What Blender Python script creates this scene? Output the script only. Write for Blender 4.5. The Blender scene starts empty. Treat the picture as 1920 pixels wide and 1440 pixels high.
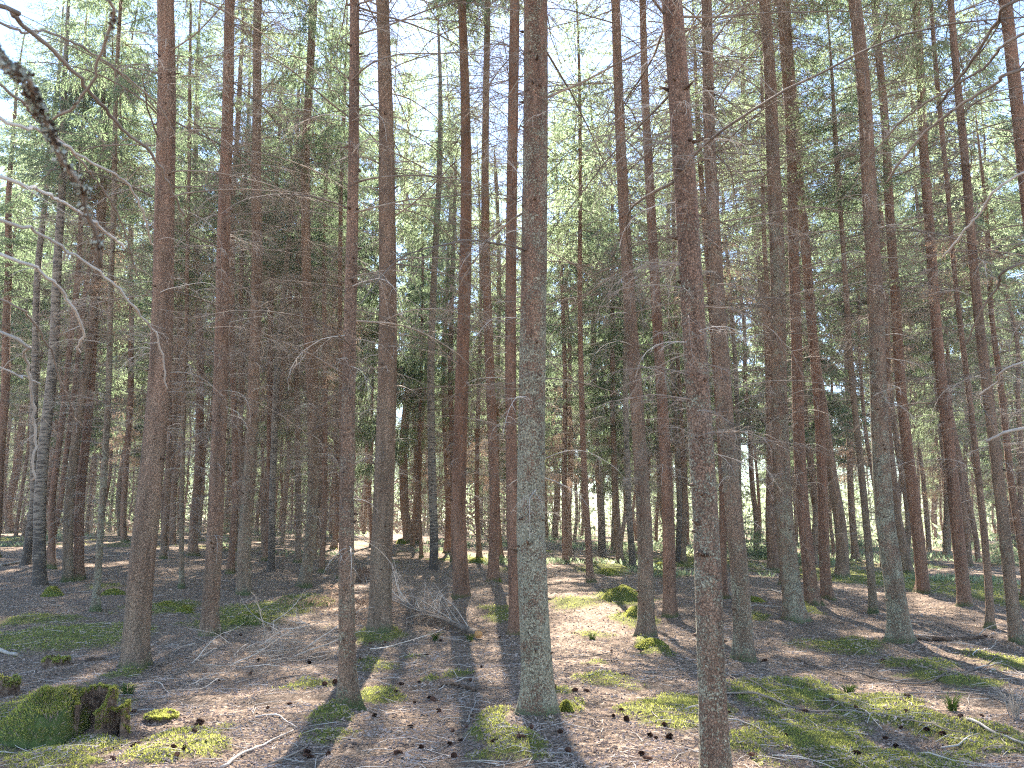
import bpy, math, random
import numpy as np
from mathutils import Vector, Matrix, Quaternion

SC = bpy.context.scene
COL = SC.collection
PI = math.pi

# ------------------------------------------------------------------ camera, sky, sun, exposure
F_PX = 1507.0
EYE = 1.5
PITCH = math.radians(10.0)
SUN_EL = 43.0
SUN_AZ = -4.0           # degrees, from +Y towards +X
cam_d = bpy.data.cameras.new('camera')
cam_d.sensor_width = 36.0
cam_d.lens = F_PX / 1920 * 36.0
cam_d.clip_start = 0.05
cam_d.clip_end = 3000
cam_d.dof.use_dof = True
cam_d.dof.focus_distance = 11.0
cam_d.dof.aperture_fstop = 14.0
cam = bpy.data.objects.new('camera', cam_d)
COL.objects.link(cam)
cam.location = (0, 0, EYE)
cam.rotation_euler = (PI / 2 + PITCH, 0, 0)
SC.camera = cam

world = bpy.data.worlds.new('World')
SC.world = world
world.use_nodes = True
nt = world.node_tree
bg = nt.nodes['Background']
sky = nt.nodes.new('ShaderNodeTexSky')
sky.sky_type = 'NISHITA'
sky.sun_disc = False
sky.sun_elevation = math.radians(SUN_EL)
sky.sun_rotation = math.radians(SUN_AZ)
sky.air_density = 1.0
sky.dust_density = 0.12
sky.ozone_density = 3.0
nt.links.new(sky.outputs[0], bg.inputs[0])
bg.inputs[1].default_value = 0.072

sun_d = bpy.data.lights.new('sun', 'SUN')
sun_d.energy = 5.0
sun_d.angle = math.radians(0.5)
sun_d.color = (1.0, 0.93, 0.84)
sun = bpy.data.objects.new('sun', sun_d)
COL.objects.link(sun)
_e, _a = math.radians(SUN_EL), math.radians(SUN_AZ)
SUN_DIR = Vector((math.sin(_a) * math.cos(_e), math.cos(_a) * math.cos(_e), math.sin(_e)))
sun.rotation_euler = SUN_DIR.to_track_quat('Z', 'Y').to_euler()
sun.location = SUN_DIR * 60

SC.view_settings.view_transform = 'Standard'
SC.view_settings.look = 'None'
SC.view_settings.gamma = 1
SC.view_settings.use_curve_mapping = False
SC.view_settings.exposure = 2.72
SC.render.engine = 'CYCLES'
cy = SC.cycles
cy.max_bounces = 6
cy.diffuse_bounces = 4
cy.glossy_bounces = 1
cy.transmission_bounces = 3
cy.volume_bounces = 0
cy.caustics_reflective = False
cy.caustics_refractive = False
cy.use_adaptive_sampling = True
cy.adaptive_threshold = 0.01
cy.use_denoising = False
cy.sample_clamp_indirect = 1.0
cy.pixel_filter_type = 'BLACKMAN_HARRIS'
cy.filter_width = 1.15

# ------------------------------------------------------------------ small tools
R = np.random.default_rng(7)
CP, SP = math.cos(PITCH), math.sin(PITCH)


def ray(px, py):
    """direction through a pixel of the 1920x1440 photograph"""
    a = (px - 960) / F_PX
    b = (720 - py) / F_PX
    return np.array([a, CP - b * SP, SP + b * CP])


def hash2(ix, iy, s):
    h = np.sin(ix * 127.1 + iy * 311.7 + s * 74.7) * 43758.5453
    return h - np.floor(h)


def vnoise(x, y, s=0):
    x = np.asarray(x, float); y = np.asarray(y, float)
    ix = np.floor(x); iy = np.floor(y)
    fx = x - ix; fy = y - iy
    fx = fx * fx * (3 - 2 * fx); fy = fy * fy * (3 - 2 * fy)
    a = hash2(ix, iy, s); b = hash2(ix + 1, iy, s); c = hash2(ix, iy + 1, s); d = hash2(ix + 1, iy + 1, s)
    return (a * (1 - fx) + b * fx) * (1 - fy) + (c * (1 - fx) + d * fx) * fy


def fbm(x, y, s=0, oct=4):
    v = 0; amp = 0.5; tot = 0
    for k in range(oct):
        v = v + amp * vnoise(x * 2 ** k, y * 2 ** k, s + k * 3.1); tot += amp; amp *= 0.5
    return v / tot


def sstep(a, b, x):
    t = np.clip((x - a) / (b - a), 0, 1)
    return t * t * (3 - 2 * t)


def gz0(x, y):
    """large shape of the forest floor"""
    x = np.asarray(x, float); y = np.asarray(y, float)
    z = 0.34 * sstep(7, 20, y) + 0.32 * sstep(18, 50, y)
    z = z + 0.42 * sstep(2, 12, -x) * sstep(8, 24, y) * (1 - 0.6 * sstep(40, 80, y))
    z = z - 0.22 * sstep(3, 14, x) * sstep(9, 22, y)
    z = z + 0.10 * (fbm(x * 0.28, y * 0.28, 5, 3) - 0.5)
    z = z + 2.0 * sstep(90, 200, y)
    return z


def px_ground(px, py, fn=gz0):
    d = ray(px, py)
    t = 2.0; prev = t
    while t < 400:
        p = d * t
        if EYE + p[2] < float(fn(p[0], p[1])):
            lo, hi = prev, t
            for _ in range(18):
                m = (lo + hi) / 2
                p = d * m
                if EYE + p[2] < float(fn(p[0], p[1])): hi = m
                else: lo = m
            p = d * hi
            return np.array([p[0], p[1], float(fn(p[0], p[1]))])
        prev = t
        t *= 1.02
    p = d * 60
    return np.array([p[0], p[1], float(fn(p[0], p[1]))])


class Buf:
    """collects triangles and quads"""
    def __init__(s):
        s.v = []; s.t = []; s.q = []; s.mt = []; s.mq = []; s.n = 0

    def add(s, v, t=None, q=None, m=0):
        v = np.asarray(v, float).reshape(-1, 3)
        if t is not None and len(t):
            t = np.asarray(t, int).reshape(-1, 3); s.t.append(t + s.n); s.mt.append(np.full(len(t), m))
        if q is not None and len(q):
            q = np.asarray(q, int).reshape(-1, 4); s.q.append(q + s.n); s.mq.append(np.full(len(q), m))
        s.v.append(v); s.n += len(v)

    def merge(s, o, M=None, off=(0, 0, 0)):
        for v in [np.concatenate(o.v)]:
            if M is not None: v = v @ np.asarray(M).T
            v = v + np.asarray(off)
            if o.t:
                s.t.append(np.concatenate(o.t) + s.n); s.mt.append(np.concatenate(o.mt))
            if o.q:
                s.q.append(np.concatenate(o.q) + s.n); s.mq.append(np.concatenate(o.mq))
            s.v.append(v); s.n += len(v)

    def mesh(s, name, mats, smooth=False):
        me = bpy.data.meshes.new(name)
        v = np.concatenate(s.v)
        t = np.concatenate(s.t) if s.t else np.zeros((0, 3), int)
        q = np.concatenate(s.q) if s.q else np.zeros((0, 4), int)
        mi = np.concatenate([np.concatenate(s.mt) if s.mt else np.zeros(0, int), np.concatenate(s.mq) if s.mq else np.zeros(0, int)])
        me.vertices.add(len(v)); me.vertices.foreach_set('co', v.ravel().astype(np.float32))
        me.loops.add(t.size + q.size)
        me.loops.foreach_set('vertex_index', np.concatenate([t.ravel(), q.ravel()]).astype(np.int32))
        npoly = len(t) + len(q)
        me.polygons.add(npoly)
        ls = np.concatenate([np.arange(len(t)) * 3, t.size + np.arange(len(q)) * 4]).astype(np.int32)
        lt = np.concatenate([np.full(len(t), 3), np.full(len(q), 4)]).astype(np.int32)
        me.polygons.foreach_set('loop_start', ls)
        me.polygons.foreach_set('loop_total', lt)
        for m in mats: me.materials.append(m)
        me.polygons.foreach_set('material_index', mi.astype(np.int32))
        me.polygons.foreach_set('use_smooth', np.full(npoly, smooth))
        me.update(calc_edges=True)
        me.validate()
        return me


def tube(buf, pts, rad, k=5, m=0, cap=True):
    pts = np.asarray(pts, float); n = len(pts)
    rad = np.broadcast_to(np.asarray(rad, float), (n,))
    tan = np.gradient(pts, axis=0)
    tan /= np.linalg.norm(tan, axis=1)[:, None] + 1e-9
    ref = np.array([0, 0, 1.0]) if abs(tan[:, 2]).mean() < 0.8 else np.array([1.0, 0, 0])
    a = np.cross(tan, ref); a /= np.linalg.norm(a, axis=1)[:, None] + 1e-9
    b = np.cross(tan, a)
    th = np.arange(k) * 2 * PI / k
    ring = pts[:, None, :] + rad[:, None, None] * (np.cos(th)[None, :, None] * a[:, None, :] + np.sin(th)[None, :, None] * b[:, None, :])
    i = np.arange(n - 1)[:, None] * k; j = np.arange(k)[None, :]; j2 = (j + 1) % k
    q = np.stack([i + j, i + j2, i + k + j2, i + k + j], -1).reshape(-1, 4)
    v = ring.reshape(-1, 3)
    t = None
    if cap:
        v = np.concatenate([v, pts[:1], pts[-1:]])
        c0 = n * k; c1 = c0 + 1; jj = np.arange(k); jn = (jj + 1) % k
        t = np.concatenate([np.stack([np.full(k, c0), jn, jj], -1), np.stack([np.full(k, c1), (n - 1) * k + jj, (n - 1) * k + jn], -1)])
    buf.add(v, t, q, m)


def link(o, parent=None):
    COL.objects.link(o)
    if parent is not None: o.parent = parent
    return o


def obj(name, me, parent=None, loc=(0, 0, 0), rot=(0, 0, 0), sc=None):
    o = bpy.data.objects.new(name, me)
    o.location = loc; o.rotation_euler = rot
    if sc is not None: o.scale = sc if hasattr(sc, '__len__') else (sc, sc, sc)
    return link(o, parent)


def empty(name, loc, label, cat, group=None, rot=None):
    o = bpy.data.objects.new(name, None)
    o.empty_display_size = 0.2
    o.location = loc
    if rot is not None:
        o.rotation_mode = 'QUATERNION'; o.rotation_quaternion = rot
    tag(o, label, cat, group)
    return link(o)


def tag(o, label=None, cat=None, group=None, kind=None):
    if label: o['label'] = label
    if cat: o['category'] = cat
    if group: o['group'] = group
    if kind: o['kind'] = kind
    return o


# ------------------------------------------------------------------ materials
def mat(name):
    m = bpy.data.materials.new(name)
    m.use_nodes = True
    m.node_tree.nodes.clear()
    return m, m.node_tree.nodes, m.node_tree.links


def N(ns, kind, **kw):
    n = ns.new(kind)
    for k, v in kw.items():
        if k == 'ins':
            for i, x in v.items(): n.inputs[i].default_value = x
        else: setattr(n, k, v)
    return n


def ramp(ns, stops, interp='LINEAR'):
    r = ns.new('ShaderNodeValToRGB')
    r.color_ramp.interpolation = interp
    el = r.color_ramp.elements
    while len(el) < len(stops): el.new(0.5)
    for e, (p, c) in zip(el, stops):
        e.position = p
        e.color = (c[0], c[1], c[2], 1) if hasattr(c, '__len__') else (c, c, c, 1)
    return r


def mixc(ns, ls, fac, a, b, blend='MIX'):
    n = ns.new('ShaderNodeMix'); n.data_type = 'RGBA'; n.blend_type = blend
    for s, x in ((0, fac), (6, a), (7, b)):
        if isinstance(x, bpy.types.NodeSocket): ls.new(x, n.inputs[s])
        elif hasattr(x, '__len__'): n.inputs[s].default_value = (*x[:3], 1)
        else: n.inputs[s].default_value = x
    return n.outputs[2]


def mth(ns, ls, op, a, b=None, clamp=False):
    n = ns.new('ShaderNodeMath'); n.operation = op; n.use_clamp = clamp
    for i, x in enumerate((a, b)):
        if x is None: continue
        if isinstance(x, bpy.types.NodeSocket): ls.new(x, n.inputs[i])
        else: n.inputs[i].default_value = x
    return n.outputs[0]


def noise(ns, ls, vec, scale, detail=4, rough=0.55, w=None):
    n = N(ns, 'ShaderNodeTexNoise', ins={'Scale': scale, 'Detail': detail, 'Roughness': rough})
    ls.new(vec, n.inputs['Vector'])
    return n.outputs[0]


def principled(ns, ls, col, rough=0.85, bump=None, spec=0.2):
    b = N(ns, 'ShaderNodeBsdfPrincipled')
    b.inputs['Roughness'].default_value = rough
    b.inputs['Specular IOR Level'].default_value = spec
    if isinstance(col, bpy.types.NodeSocket): ls.new(col, b.inputs['Base Color'])
    else: b.inputs['Base Color'].default_value = (*col, 1)
    if bump is not None: ls.new(bump, b.inputs['Normal'])
    out = N(ns, 'ShaderNodeOutputMaterial')
    ls.new(b.outputs[0], out.inputs[0])
    return b, out


def bump(ns, ls, h, strength=0.6, dist=0.01):
    b = N(ns, 'ShaderNodeBump', ins={'Strength': strength, 'Distance': dist})
    ls.new(h, b.inputs['Height'])
    return b.outputs[0]


def make_bark():
    m, ns, ls = mat('spruce_bark')
    tc = N(ns, 'ShaderNodeTexCoord')
    oi = N(ns, 'ShaderNodeObjectInfo')
    mp = N(ns, 'ShaderNodeVectorMath', operation='ADD')
    sc = N(ns, 'ShaderNodeVectorMath', operation='SCALE'); sc.inputs['Scale'].default_value = 40
    cmb = N(ns, 'ShaderNodeCombineXYZ')
    ls.new(oi.outputs['Random'], cmb.inputs[2]); ls.new(cmb.outputs[0], sc.inputs[0])
    ls.new(tc.outputs['Object'], mp.inputs[0]); ls.new(sc.outputs[0], mp.inputs[1])
    vec = mp.outputs[0]
    st = N(ns, 'ShaderNodeMapping'); st.inputs['Scale'].default_value = (1, 1, 0.75)
    ls.new(vec, st.inputs[0])
    lich = N(ns, 'ShaderNodeAttribute', attribute_type='OBJECT', attribute_name='lichen').outputs['Fac']
    red = N(ns, 'ShaderNodeAttribute', attribute_type='OBJECT', attribute_name='red').outputs['Fac']
    sep = N(ns, 'ShaderNodeSeparateXYZ'); ls.new(tc.outputs['Object'], sep.inputs[0])
    vo = N(ns, 'ShaderNodeTexVoronoi', feature='DISTANCE_TO_EDGE', ins={'Scale': 70.0, 'Randomness': 1.0})
    # warp the cells a little
    nz = N(ns, 'ShaderNodeTexNoise', ins={'Scale': 30.0, 'Detail': 2.0}); ls.new(st.outputs[0], nz.inputs['Vector'])
    wv = N(ns, 'ShaderNodeVectorMath', operation='MULTIPLY_ADD'); wv.inputs[1].default_value = (0.02, 0.02, 0.02)
    ls.new(nz.outputs['Color'], wv.inputs[0]); ls.new(st.outputs[0], wv.inputs[2])
    ls.new(wv.outputs[0], vo.inputs['Vector'])
    vc = N(ns, 'ShaderNodeTexVoronoi', feature='F1', ins={'Scale': 70.0}); ls.new(wv.outputs[0], vc.inputs['Vector'])
    big = noise(ns, ls, vec, 3.0, 4, 0.6)
    fine = noise(ns, ls, vec, 90.0, 3, 0.7)
    # height above ground: bark is redder and smoother higher up
    hz = N(ns, 'ShaderNodeMapRange', ins={1: 0.0, 2: 5.0, 3: 0.0, 4: 1.0}); ls.new(sep.outputs[2], hz.inputs[0])
    redf = mth(ns, ls, 'ADD', red, mth(ns, ls, 'MULTIPLY', hz.outputs[0], 0.35))
    redf = mth(ns, ls, 'ADD', redf, mth(ns, ls, 'SUBTRACT', big, 0.5), True)
    base = mixc(ns, ls, redf, (0.275, 0.218, 0.152), (0.315, 0.180, 0.120))
    cellv = mth(ns, ls, 'MULTIPLY_ADD', N(ns, 'ShaderNodeSeparateColor').outputs[0], 0.7)
    sepc = ns.new('ShaderNodeSeparateColor'); ls.new(vc.outputs['Color'], sepc.inputs[0])
    cv = N(ns, 'ShaderNodeMapRange', ins={1: 0.0, 2: 1.0, 3: 0.72, 4: 1.25}); ls.new(sepc.outputs[0], cv.inputs[0])
    base = mixc(ns, ls, 1.0, base, cv.outputs[0], 'MULTIPLY')
    fv = N(ns, 'ShaderNodeMapRange', ins={1: 0.3, 2: 0.7, 3: 0.7, 4: 1.3}); ls.new(fine, fv.inputs[0])
    base = mixc(ns, ls, 1.0, base, fv.outputs[0], 'MULTIPLY')
    crack = ramp(ns, [(0.0, 0.60), (0.10, 1.0)]); ls.new(vo.outputs['Distance'], crack.inputs[0])
    base = mixc(ns, ls, 1.0, base, crack.outputs[0], 'MULTIPLY')
    stm = N(ns, 'ShaderNodeMapping'); stm.inputs['Scale'].default_value = (9, 9, 1.1); ls.new(vec, stm.inputs[0])
    strk = noise(ns, ls, stm.outputs[0], 1.0, 4, 0.6)
    sk = N(ns, 'ShaderNodeMapRange', ins={1: 0.35, 2: 0.65, 3: 0.70, 4: 1.22}); ls.new(strk, sk.inputs[0])
    base = mixc(ns, ls, 1.0, base, sk.outputs[0], 'MULTIPLY')
    # lichen: crusts on the flakes, in patches, more on one side and near the foot
    ln = noise(ns, ls, vec, 7.0, 6, 0.65)
    lf = noise(ns, ls, vec, 68.0, 3, 0.75)
    low = N(ns, 'ShaderNodeMapRange', ins={1: 0.1, 2: 3.2, 3: 0.16, 4: 0.0}); ls.new(sep.outputs[2], low.inputs[0])
    side = mth(ns, ls, 'MULTIPLY', sep.outputs[0], -0.9)
    s = mth(ns, ls, 'ADD', ln, mth(ns, ls, 'MULTIPLY', mth(ns, ls, 'SUBTRACT', lf, 0.5), 1.3))
    s = mth(ns, ls, 'ADD', s, low.outputs[0]); s = mth(ns, ls, 'ADD', s, side)
    s = mth(ns, ls, 'ADD', s, mth(ns, ls, 'SUBTRACT', lich, 0.62))
    lm = ramp(ns, [(0.50, 0.0), (0.60, 1.0)]); ls.new(s, lm.inputs[0])
    lcol = mixc(ns, ls, sepc.outputs[1], (0.265, 0.255, 0.175), (0.46, 0.44, 0.325))
    col = mixc(ns, ls, mth(ns, ls, 'MULTIPLY', lm.outputs[0], 0.85), base, lcol)
    # moss round the foot
    mm = N(ns, 'ShaderNodeMapRange', ins={1: -0.05, 2: 0.20, 3: 0.52, 4: 0.0}); ls.new(sep.outputs[2], mm.inputs[0])
    ms = mth(ns, ls, 'SUBTRACT', mth(ns, ls, 'ADD', mm.outputs[0], mth(ns, ls, 'ADD', mth(ns, ls, 'MULTIPLY', ln, 0.5), mth(ns, ls, 'MULTIPLY', lf, 0.6))), 0.74)
    mr = ramp(ns, [(0.0, 0.0), (0.15, 1.0)]); ls.new(ms, mr.inputs[0])
    col = mixc(ns, ls, mth(ns, ls, 'MULTIPLY', mr.outputs[0], 0.8), col, (0.085, 0.12, 0.035))
    # cracks stay dark between the lichened flakes, and lichen is broken into crumbs
    cr2 = ramp(ns, [(0.0, 0.50), (0.14, 1.0)]); ls.new(vo.outputs['Distance'], cr2.inputs[0])
    col = mixc(ns, ls, 1.0, col, cr2.outputs[0], 'MULTIPLY')
    crm = N(ns, 'ShaderNodeMapRange', ins={1: 0.35, 2: 0.65, 3: 0.62, 4: 1.25}); ls.new(lf, crm.inputs[0])
    col = mixc(ns, ls, 1.0, col, crm.outputs[0], 'MULTIPLY')
    h = mth(ns, ls, 'ADD', mth(ns, ls, 'MINIMUM', vo.outputs['Distance'], 0.25), mth(ns, ls, 'MULTIPLY', fine, 0.25))
    h = mth(ns, ls, 'ADD', h, mth(ns, ls, 'MULTIPLY', lm.outputs[0], 0.25))
    principled(ns, ls, col, 0.88, bump(ns, ls, h, 0.9, 0.012), 0.25)
    return m


def make_birch():
    m, ns, ls = mat('birch_bark')
    tc = N(ns, 'ShaderNodeTexCoord')
    mp = N(ns, 'ShaderNodeMapping'); mp.inputs['Scale'].default_value = (1.6, 1.6, 8.0)
    ls.new(tc.outputs['Object'], mp.inputs[0])
    n1 = noise(ns, ls, mp.outputs[0], 3.2, 5, 0.7)
    n2 = noise(ns, ls, tc.outputs['Object'], 9.0, 4, 0.7)
    sep = N(ns, 'ShaderNodeSeparateXYZ'); ls.new(tc.outputs['Object'], sep.inputs[0])
    low = N(ns, 'ShaderNodeMapRange', ins={1: 0.0, 2: 1.6, 3: 0.16, 4: 0.0}); ls.new(sep.outputs[2], low.inputs[0])
    s = mth(ns, ls, 'ADD', n1, low.outputs[0])
    r = ramp(ns, [(0.50, 0.0), (0.58, 1.0)]); ls.new(s, r.inputs[0])
    base = mixc(ns, ls, n2, (0.15, 0.12, 0.09), (0.31, 0.26, 0.205))
    col = mixc(ns, ls, r.outputs[0], base, (0.075, 0.06, 0.048))
    principled(ns, ls, col, 0.7, bump(ns, ls, r.outputs[0], 0.5, 0.01), 0.3)
    return m


def simple_mat(name, c1, c2, scale=8, rough=0.9, trans=0.0, tcol=None, obr=0.0, bumpd=0.0, c3=None):
    m, ns, ls = mat(name)
    tc = N(ns, 'ShaderNodeTexCoord')
    n1 = noise(ns, ls, tc.outputs['Object'], scale, 5, 0.65)
    rr = ramp(ns, [(0.32, c1), (0.68, c2)] if c3 is None else [(0.3, c1), (0.5, c2), (0.7, c3)]); ls.new(n1, rr.inputs[0])
    col = rr.outputs[0]
    if obr:
        oi = N(ns, 'ShaderNodeObjectInfo')
        mr = N(ns, 'ShaderNodeMapRange', ins={1: 0, 2: 1, 3: 1 - obr, 4: 1 + obr}); ls.new(oi.outputs['Random'], mr.inputs[0])
        col = mixc(ns, ls, 1.0, col, mr.outputs[0], 'MULTIPLY')
    if trans:
        d = N(ns, 'ShaderNodeBsdfDiffuse'); ls.new(col, d.inputs[0])
        t = N(ns, 'ShaderNodeBsdfTranslucent')
        tcol = tcol or c2
        tm = mixc(ns, ls, n1, tuple(x * 0.75 for x in tcol), tuple(x * 1.25 for x in tcol))
        ls.new(tm, t.inputs[0])
        mx = N(ns, 'ShaderNodeMixShader', ins={0: trans}); ls.new(d.outputs[0], mx.inputs[1]); ls.new(t.outputs[0], mx.inputs[2])
        out = N(ns, 'ShaderNodeOutputMaterial'); ls.new(mx.outputs[0], out.inputs[0])
    else:
        bn = bump(ns, ls, n1, 0.8, bumpd) if bumpd else None
        principled(ns, ls, col, rough, bn, 0.15)
    return m


def make_ground():
    m, ns, ls = mat('needle_litter_ground')
    tc = N(ns, 'ShaderNodeTexCoord'); v = tc.outputs['Object']
    moss = N(ns, 'ShaderNodeAttribute', attribute_type='GEOMETRY', attribute_name='moss').outputs['Fac']
    n1 = noise(ns, ls, v, 1.3, 5, 0.6)
    n2 = noise(ns, ls, v, 22.0, 6, 0.75)
    st = N(ns, 'ShaderNodeMapping'); st.inputs['Scale'].default_value = (1, 0.35, 1); st.inputs['Rotation'].default_value = (0, 0, 0.6)
    ls.new(v, st.inputs[0])
    n3 = noise(ns, ls, st.outputs[0], 60.0, 4, 0.8)
    vo = N(ns, 'ShaderNodeTexVoronoi', feature='F1', ins={'Scale': 46.0}); ls.new(v, vo.inputs['Vector'])
    sepc = ns.new('ShaderNodeSeparateColor'); ls.new(vo.outputs['Color'], sepc.inputs[0])
    a = ramp(ns, [(0.32, (0.12, 0.078, 0.056)), (0.50, (0.275, 0.200, 0.143)), (0.66, (0.50, 0.40, 0.305))]); ls.new(n2, a.inputs[0])
    b = mixc(ns, ls, mth(ns, ls, 'MULTIPLY', n1, 0.55), a.outputs[0], (0.225, 0.152, 0.108))
    fl = ramp(ns, [(0.0, 0.62), (0.5, 0.95), (0.85, 1.15), (1.0, 1.9)]); ls.new(sepc.outputs[0], fl.inputs[0])
    b = mixc(ns, ls, 1.0, b, fl.outputs[0], 'MULTIPLY')
    nn = N(ns, 'ShaderNodeMapRange', ins={1: 0.3, 2: 0.7, 3: 0.6, 4: 1.4}); ls.new(n3, nn.inputs[0])
    b = mixc(ns, ls, 1.0, b, nn.outputs[0], 'MULTIPLY')
    g = ramp(ns, [(0.3, (0.085, 0.09, 0.03)), (0.5, (0.17, 0.175, 0.055)), (0.75, (0.29, 0.29, 0.09))]); ls.new(n2, g.inputs[0])
    mf = mth(ns, ls, 'ADD', moss, mth(ns, ls, 'MULTIPLY', mth(ns, ls, 'SUBTRACT', n2, 0.5), 0.9))
    mr = ramp(ns, [(0.42, 0.0), (0.58, 1.0)]); ls.new(mf, mr.inputs[0])
    col = mixc(ns, ls, mr.outputs[0], b, g.outputs[0])
    h = mth(ns, ls, 'ADD', n2, mth(ns, ls, 'MULTIPLY', n3, 0.5))
    h = mth(ns, ls, 'ADD', h, mth(ns, ls, 'MULTIPLY', sepc.outputs[1], 0.3))
    principled(ns, ls, col, 0.95, bump(ns, ls, h, 1.0, 0.035), 0.1)
    return m


M_BARK = make_bark()
M_BIRCH = make_birch()
M_GROUND = make_ground()
M_TWIG = simple_mat('dead_twig', (0.14, 0.105, 0.082), (0.36, 0.285, 0.225), 5, obr=0.30)
M_PALE = simple_mat('pale_dead_wood', (0.38, 0.32, 0.27), (0.62, 0.55, 0.47), 9, obr=0.2)
M_NEEDLE = simple_mat('spruce_needles', (0.080, 0.100, 0.070), (0.145, 0.170, 0.110), 1.3, trans=0.55, tcol=(0.27, 0.36, 0.19), obr=0.25)
M_NEEDLE2 = simple_mat('pale_spruce_needles', (0.125, 0.145, 0.095), (0.22, 0.24, 0.15), 1.3, trans=0.58, tcol=(0.38, 0.47, 0.27), obr=0.2)
M_BROWNN = simple_mat('dry_brown_needles', (0.22, 0.15, 0.11), (0.36, 0.26, 0.20), 1.5, trans=0.35, tcol=(0.5, 0.36, 0.26), obr=0.2)
M_MOSS = simple_mat('moss_green', (0.15, 0.12, 0.05), (0.20, 0.205, 0.05), 5, trans=0.42, tcol=(0.64, 0.66, 0.17), c3=(0.35, 0.355, 0.09))
M_LICHEN = simple_mat('grey_lichen', (0.25, 0.25, 0.20), (0.66, 0.66, 0.56), 60, bumpd=0.01)
M_WOOD = simple_mat('rotten_wood', (0.030, 0.019, 0.014), (0.13, 0.085, 0.06), 18, bumpd=0.03, c3=(0.30, 0.21, 0.15))
M_CUT = simple_mat('fresh_cut_wood', (0.45, 0.20, 0.07), (0.62, 0.36, 0.16), 20)
M_CONE = simple_mat('cone_scales', (0.055, 0.028, 0.02), (0.16, 0.08, 0.05), 40, obr=0.4)
M_LITTER = simple_mat('litter_bits', (0.12, 0.08, 0.062), (0.38, 0.28, 0.225), 2.5, c3=(0.60, 0.48, 0.41))
M_GRASS = simple_mat('grass_blades', (0.07, 0.11, 0.03), (0.16, 0.22, 0.06), 5, trans=0.4, tcol=(0.3, 0.4, 0.1))

# ------------------------------------------------------------------ forest floor
# moss cushions read off the photograph: x, y, half width, half height (pixels), strength
MOSS_PX = [
    (110, 1200, 150, 26, .9), (60, 1165, 80, 14, .7), (250, 1180, 70, 16, .6), (310, 1140, 55, 12, .9), (60, 1350, 110, 55, 1.0),
    (100, 1410, 90, 25, .8), (330, 1400, 80, 24, 1.0), (420, 1370, 60, 14, .5), (480, 1150, 90, 22, .95), (560, 1130, 55, 16, .9),
    (620, 1180, 40, 12, .4), (580, 1290, 40, 12, .7), (620, 1380, 50, 16, .7), (710, 1310, 42, 14, .95), (700, 1250, 60, 18, .65),
    (650, 1340, 34, 12, 1.0), (712, 1195, 42, 13, 1.0), (800, 1280, 20, 9, .9), (935, 1370, 52, 45, 1.0), (860, 1270, 20, 8, .7),
    (780, 1230, 30, 9, .5), (1060, 1335, 20, 14, .9), (945, 1150, 38, 14, .9), (1075, 1130, 60, 14, .7), (1110, 1190, 50, 14, .6),
    (1170, 1120, 42, 14, 1.0), (1190, 1160, 32, 16, .9), (1225, 1215, 30, 12, .9), (1140, 1275, 60, 12, .75), (1260, 1330, 85, 26, .9),
    (1050, 1290, 28, 9, .9), (1120, 1245, 30, 8, .6), (1430, 1310, 60, 24, .9), (1520, 1300, 70, 30, .95), (1400, 1400, 60, 22, 1.0),
    (1640, 1330, 110, 26, 1.0), (1500, 1370, 90, 26, 1.0), (1760, 1360, 100, 22, .9), (1870, 1400, 70, 24, .8), (1560, 1400, 90, 24, .8),
    (1590, 1210, 70, 18, .75), (1500, 1210, 45, 10, .5), (1730, 1250, 60, 14, .9), (1790, 1280, 60, 14, .8), (1870, 1240, 70, 22, .7),
    (1650, 1085, 110, 16, 1.0), (1770, 1105, 90, 16, .95), (1870, 1120, 70, 20, .9), (1520, 1145, 30, 8, .8), (1410, 1155, 26, 8, .9),
    (1240, 1075, 40, 9, .7), (1330, 1050, 80, 16, .6), (1130, 1070, 60, 10, .7), (1420, 1040, 60, 16, .6), (920, 1050, 40, 9, .6),
    (1470, 1390, 60, 20, .8), (1690, 1420, 90, 18, .8), (1550, 1050, 70, 14, .6), (30, 1010, 40, 6, .8), (200, 1100, 60, 6, .6),
    (860, 1250, 60, 8, .3), (450, 1240, 50, 10, .35), (1340, 1280, 40, 14, .4), (1820, 1420, 80, 14, .7), (240, 1262, 50, 14, .7),
]
MOSS_W = []
for (mx, my, mw, mh, ms) in MOSS_PX:
    c = px_ground(mx, my)
    l = px_ground(mx + mw, my)
    n_ = px_ground(mx, my - mh); f_ = px_ground(mx, my + mh)
    MOSS_W.append((c[0], c[1], abs(l[0] - c[0]), max(0.1, abs(n_[1] - f_[1]) / 2), ms))


def moss_at(x, y):
    x = np.asarray(x, float); y = np.asarray(y, float)
    wx = x + 0.35 * (fbm(x * 2.2, y * 2.2, 11, 3) - 0.5) * 1.6
    wy = y + 0.5 * (fbm(x * 2.2, y * 2.2, 17, 3) - 0.5) * 1.6
    v = np.zeros_like(x)
    for (cx, cyy, a, b, s) in MOSS_W:
        d = ((wx - cx) / (a * 1.15)) ** 2 + ((wy - cyy) / (b * 1.15)) ** 2
        v = np.maximum(v, s * np.exp(-d * 0.75))
    v = v + 0.55 * sstep(0.56, 0.72, fbm(x * 0.8, y * 0.6, 23, 4)) * sstep(14, 24, y)
    v = v * (0.72 + 0.56 * fbm(x * 5, y * 5, 31, 3))
    return np.clip(v, 0, 1)


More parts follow.
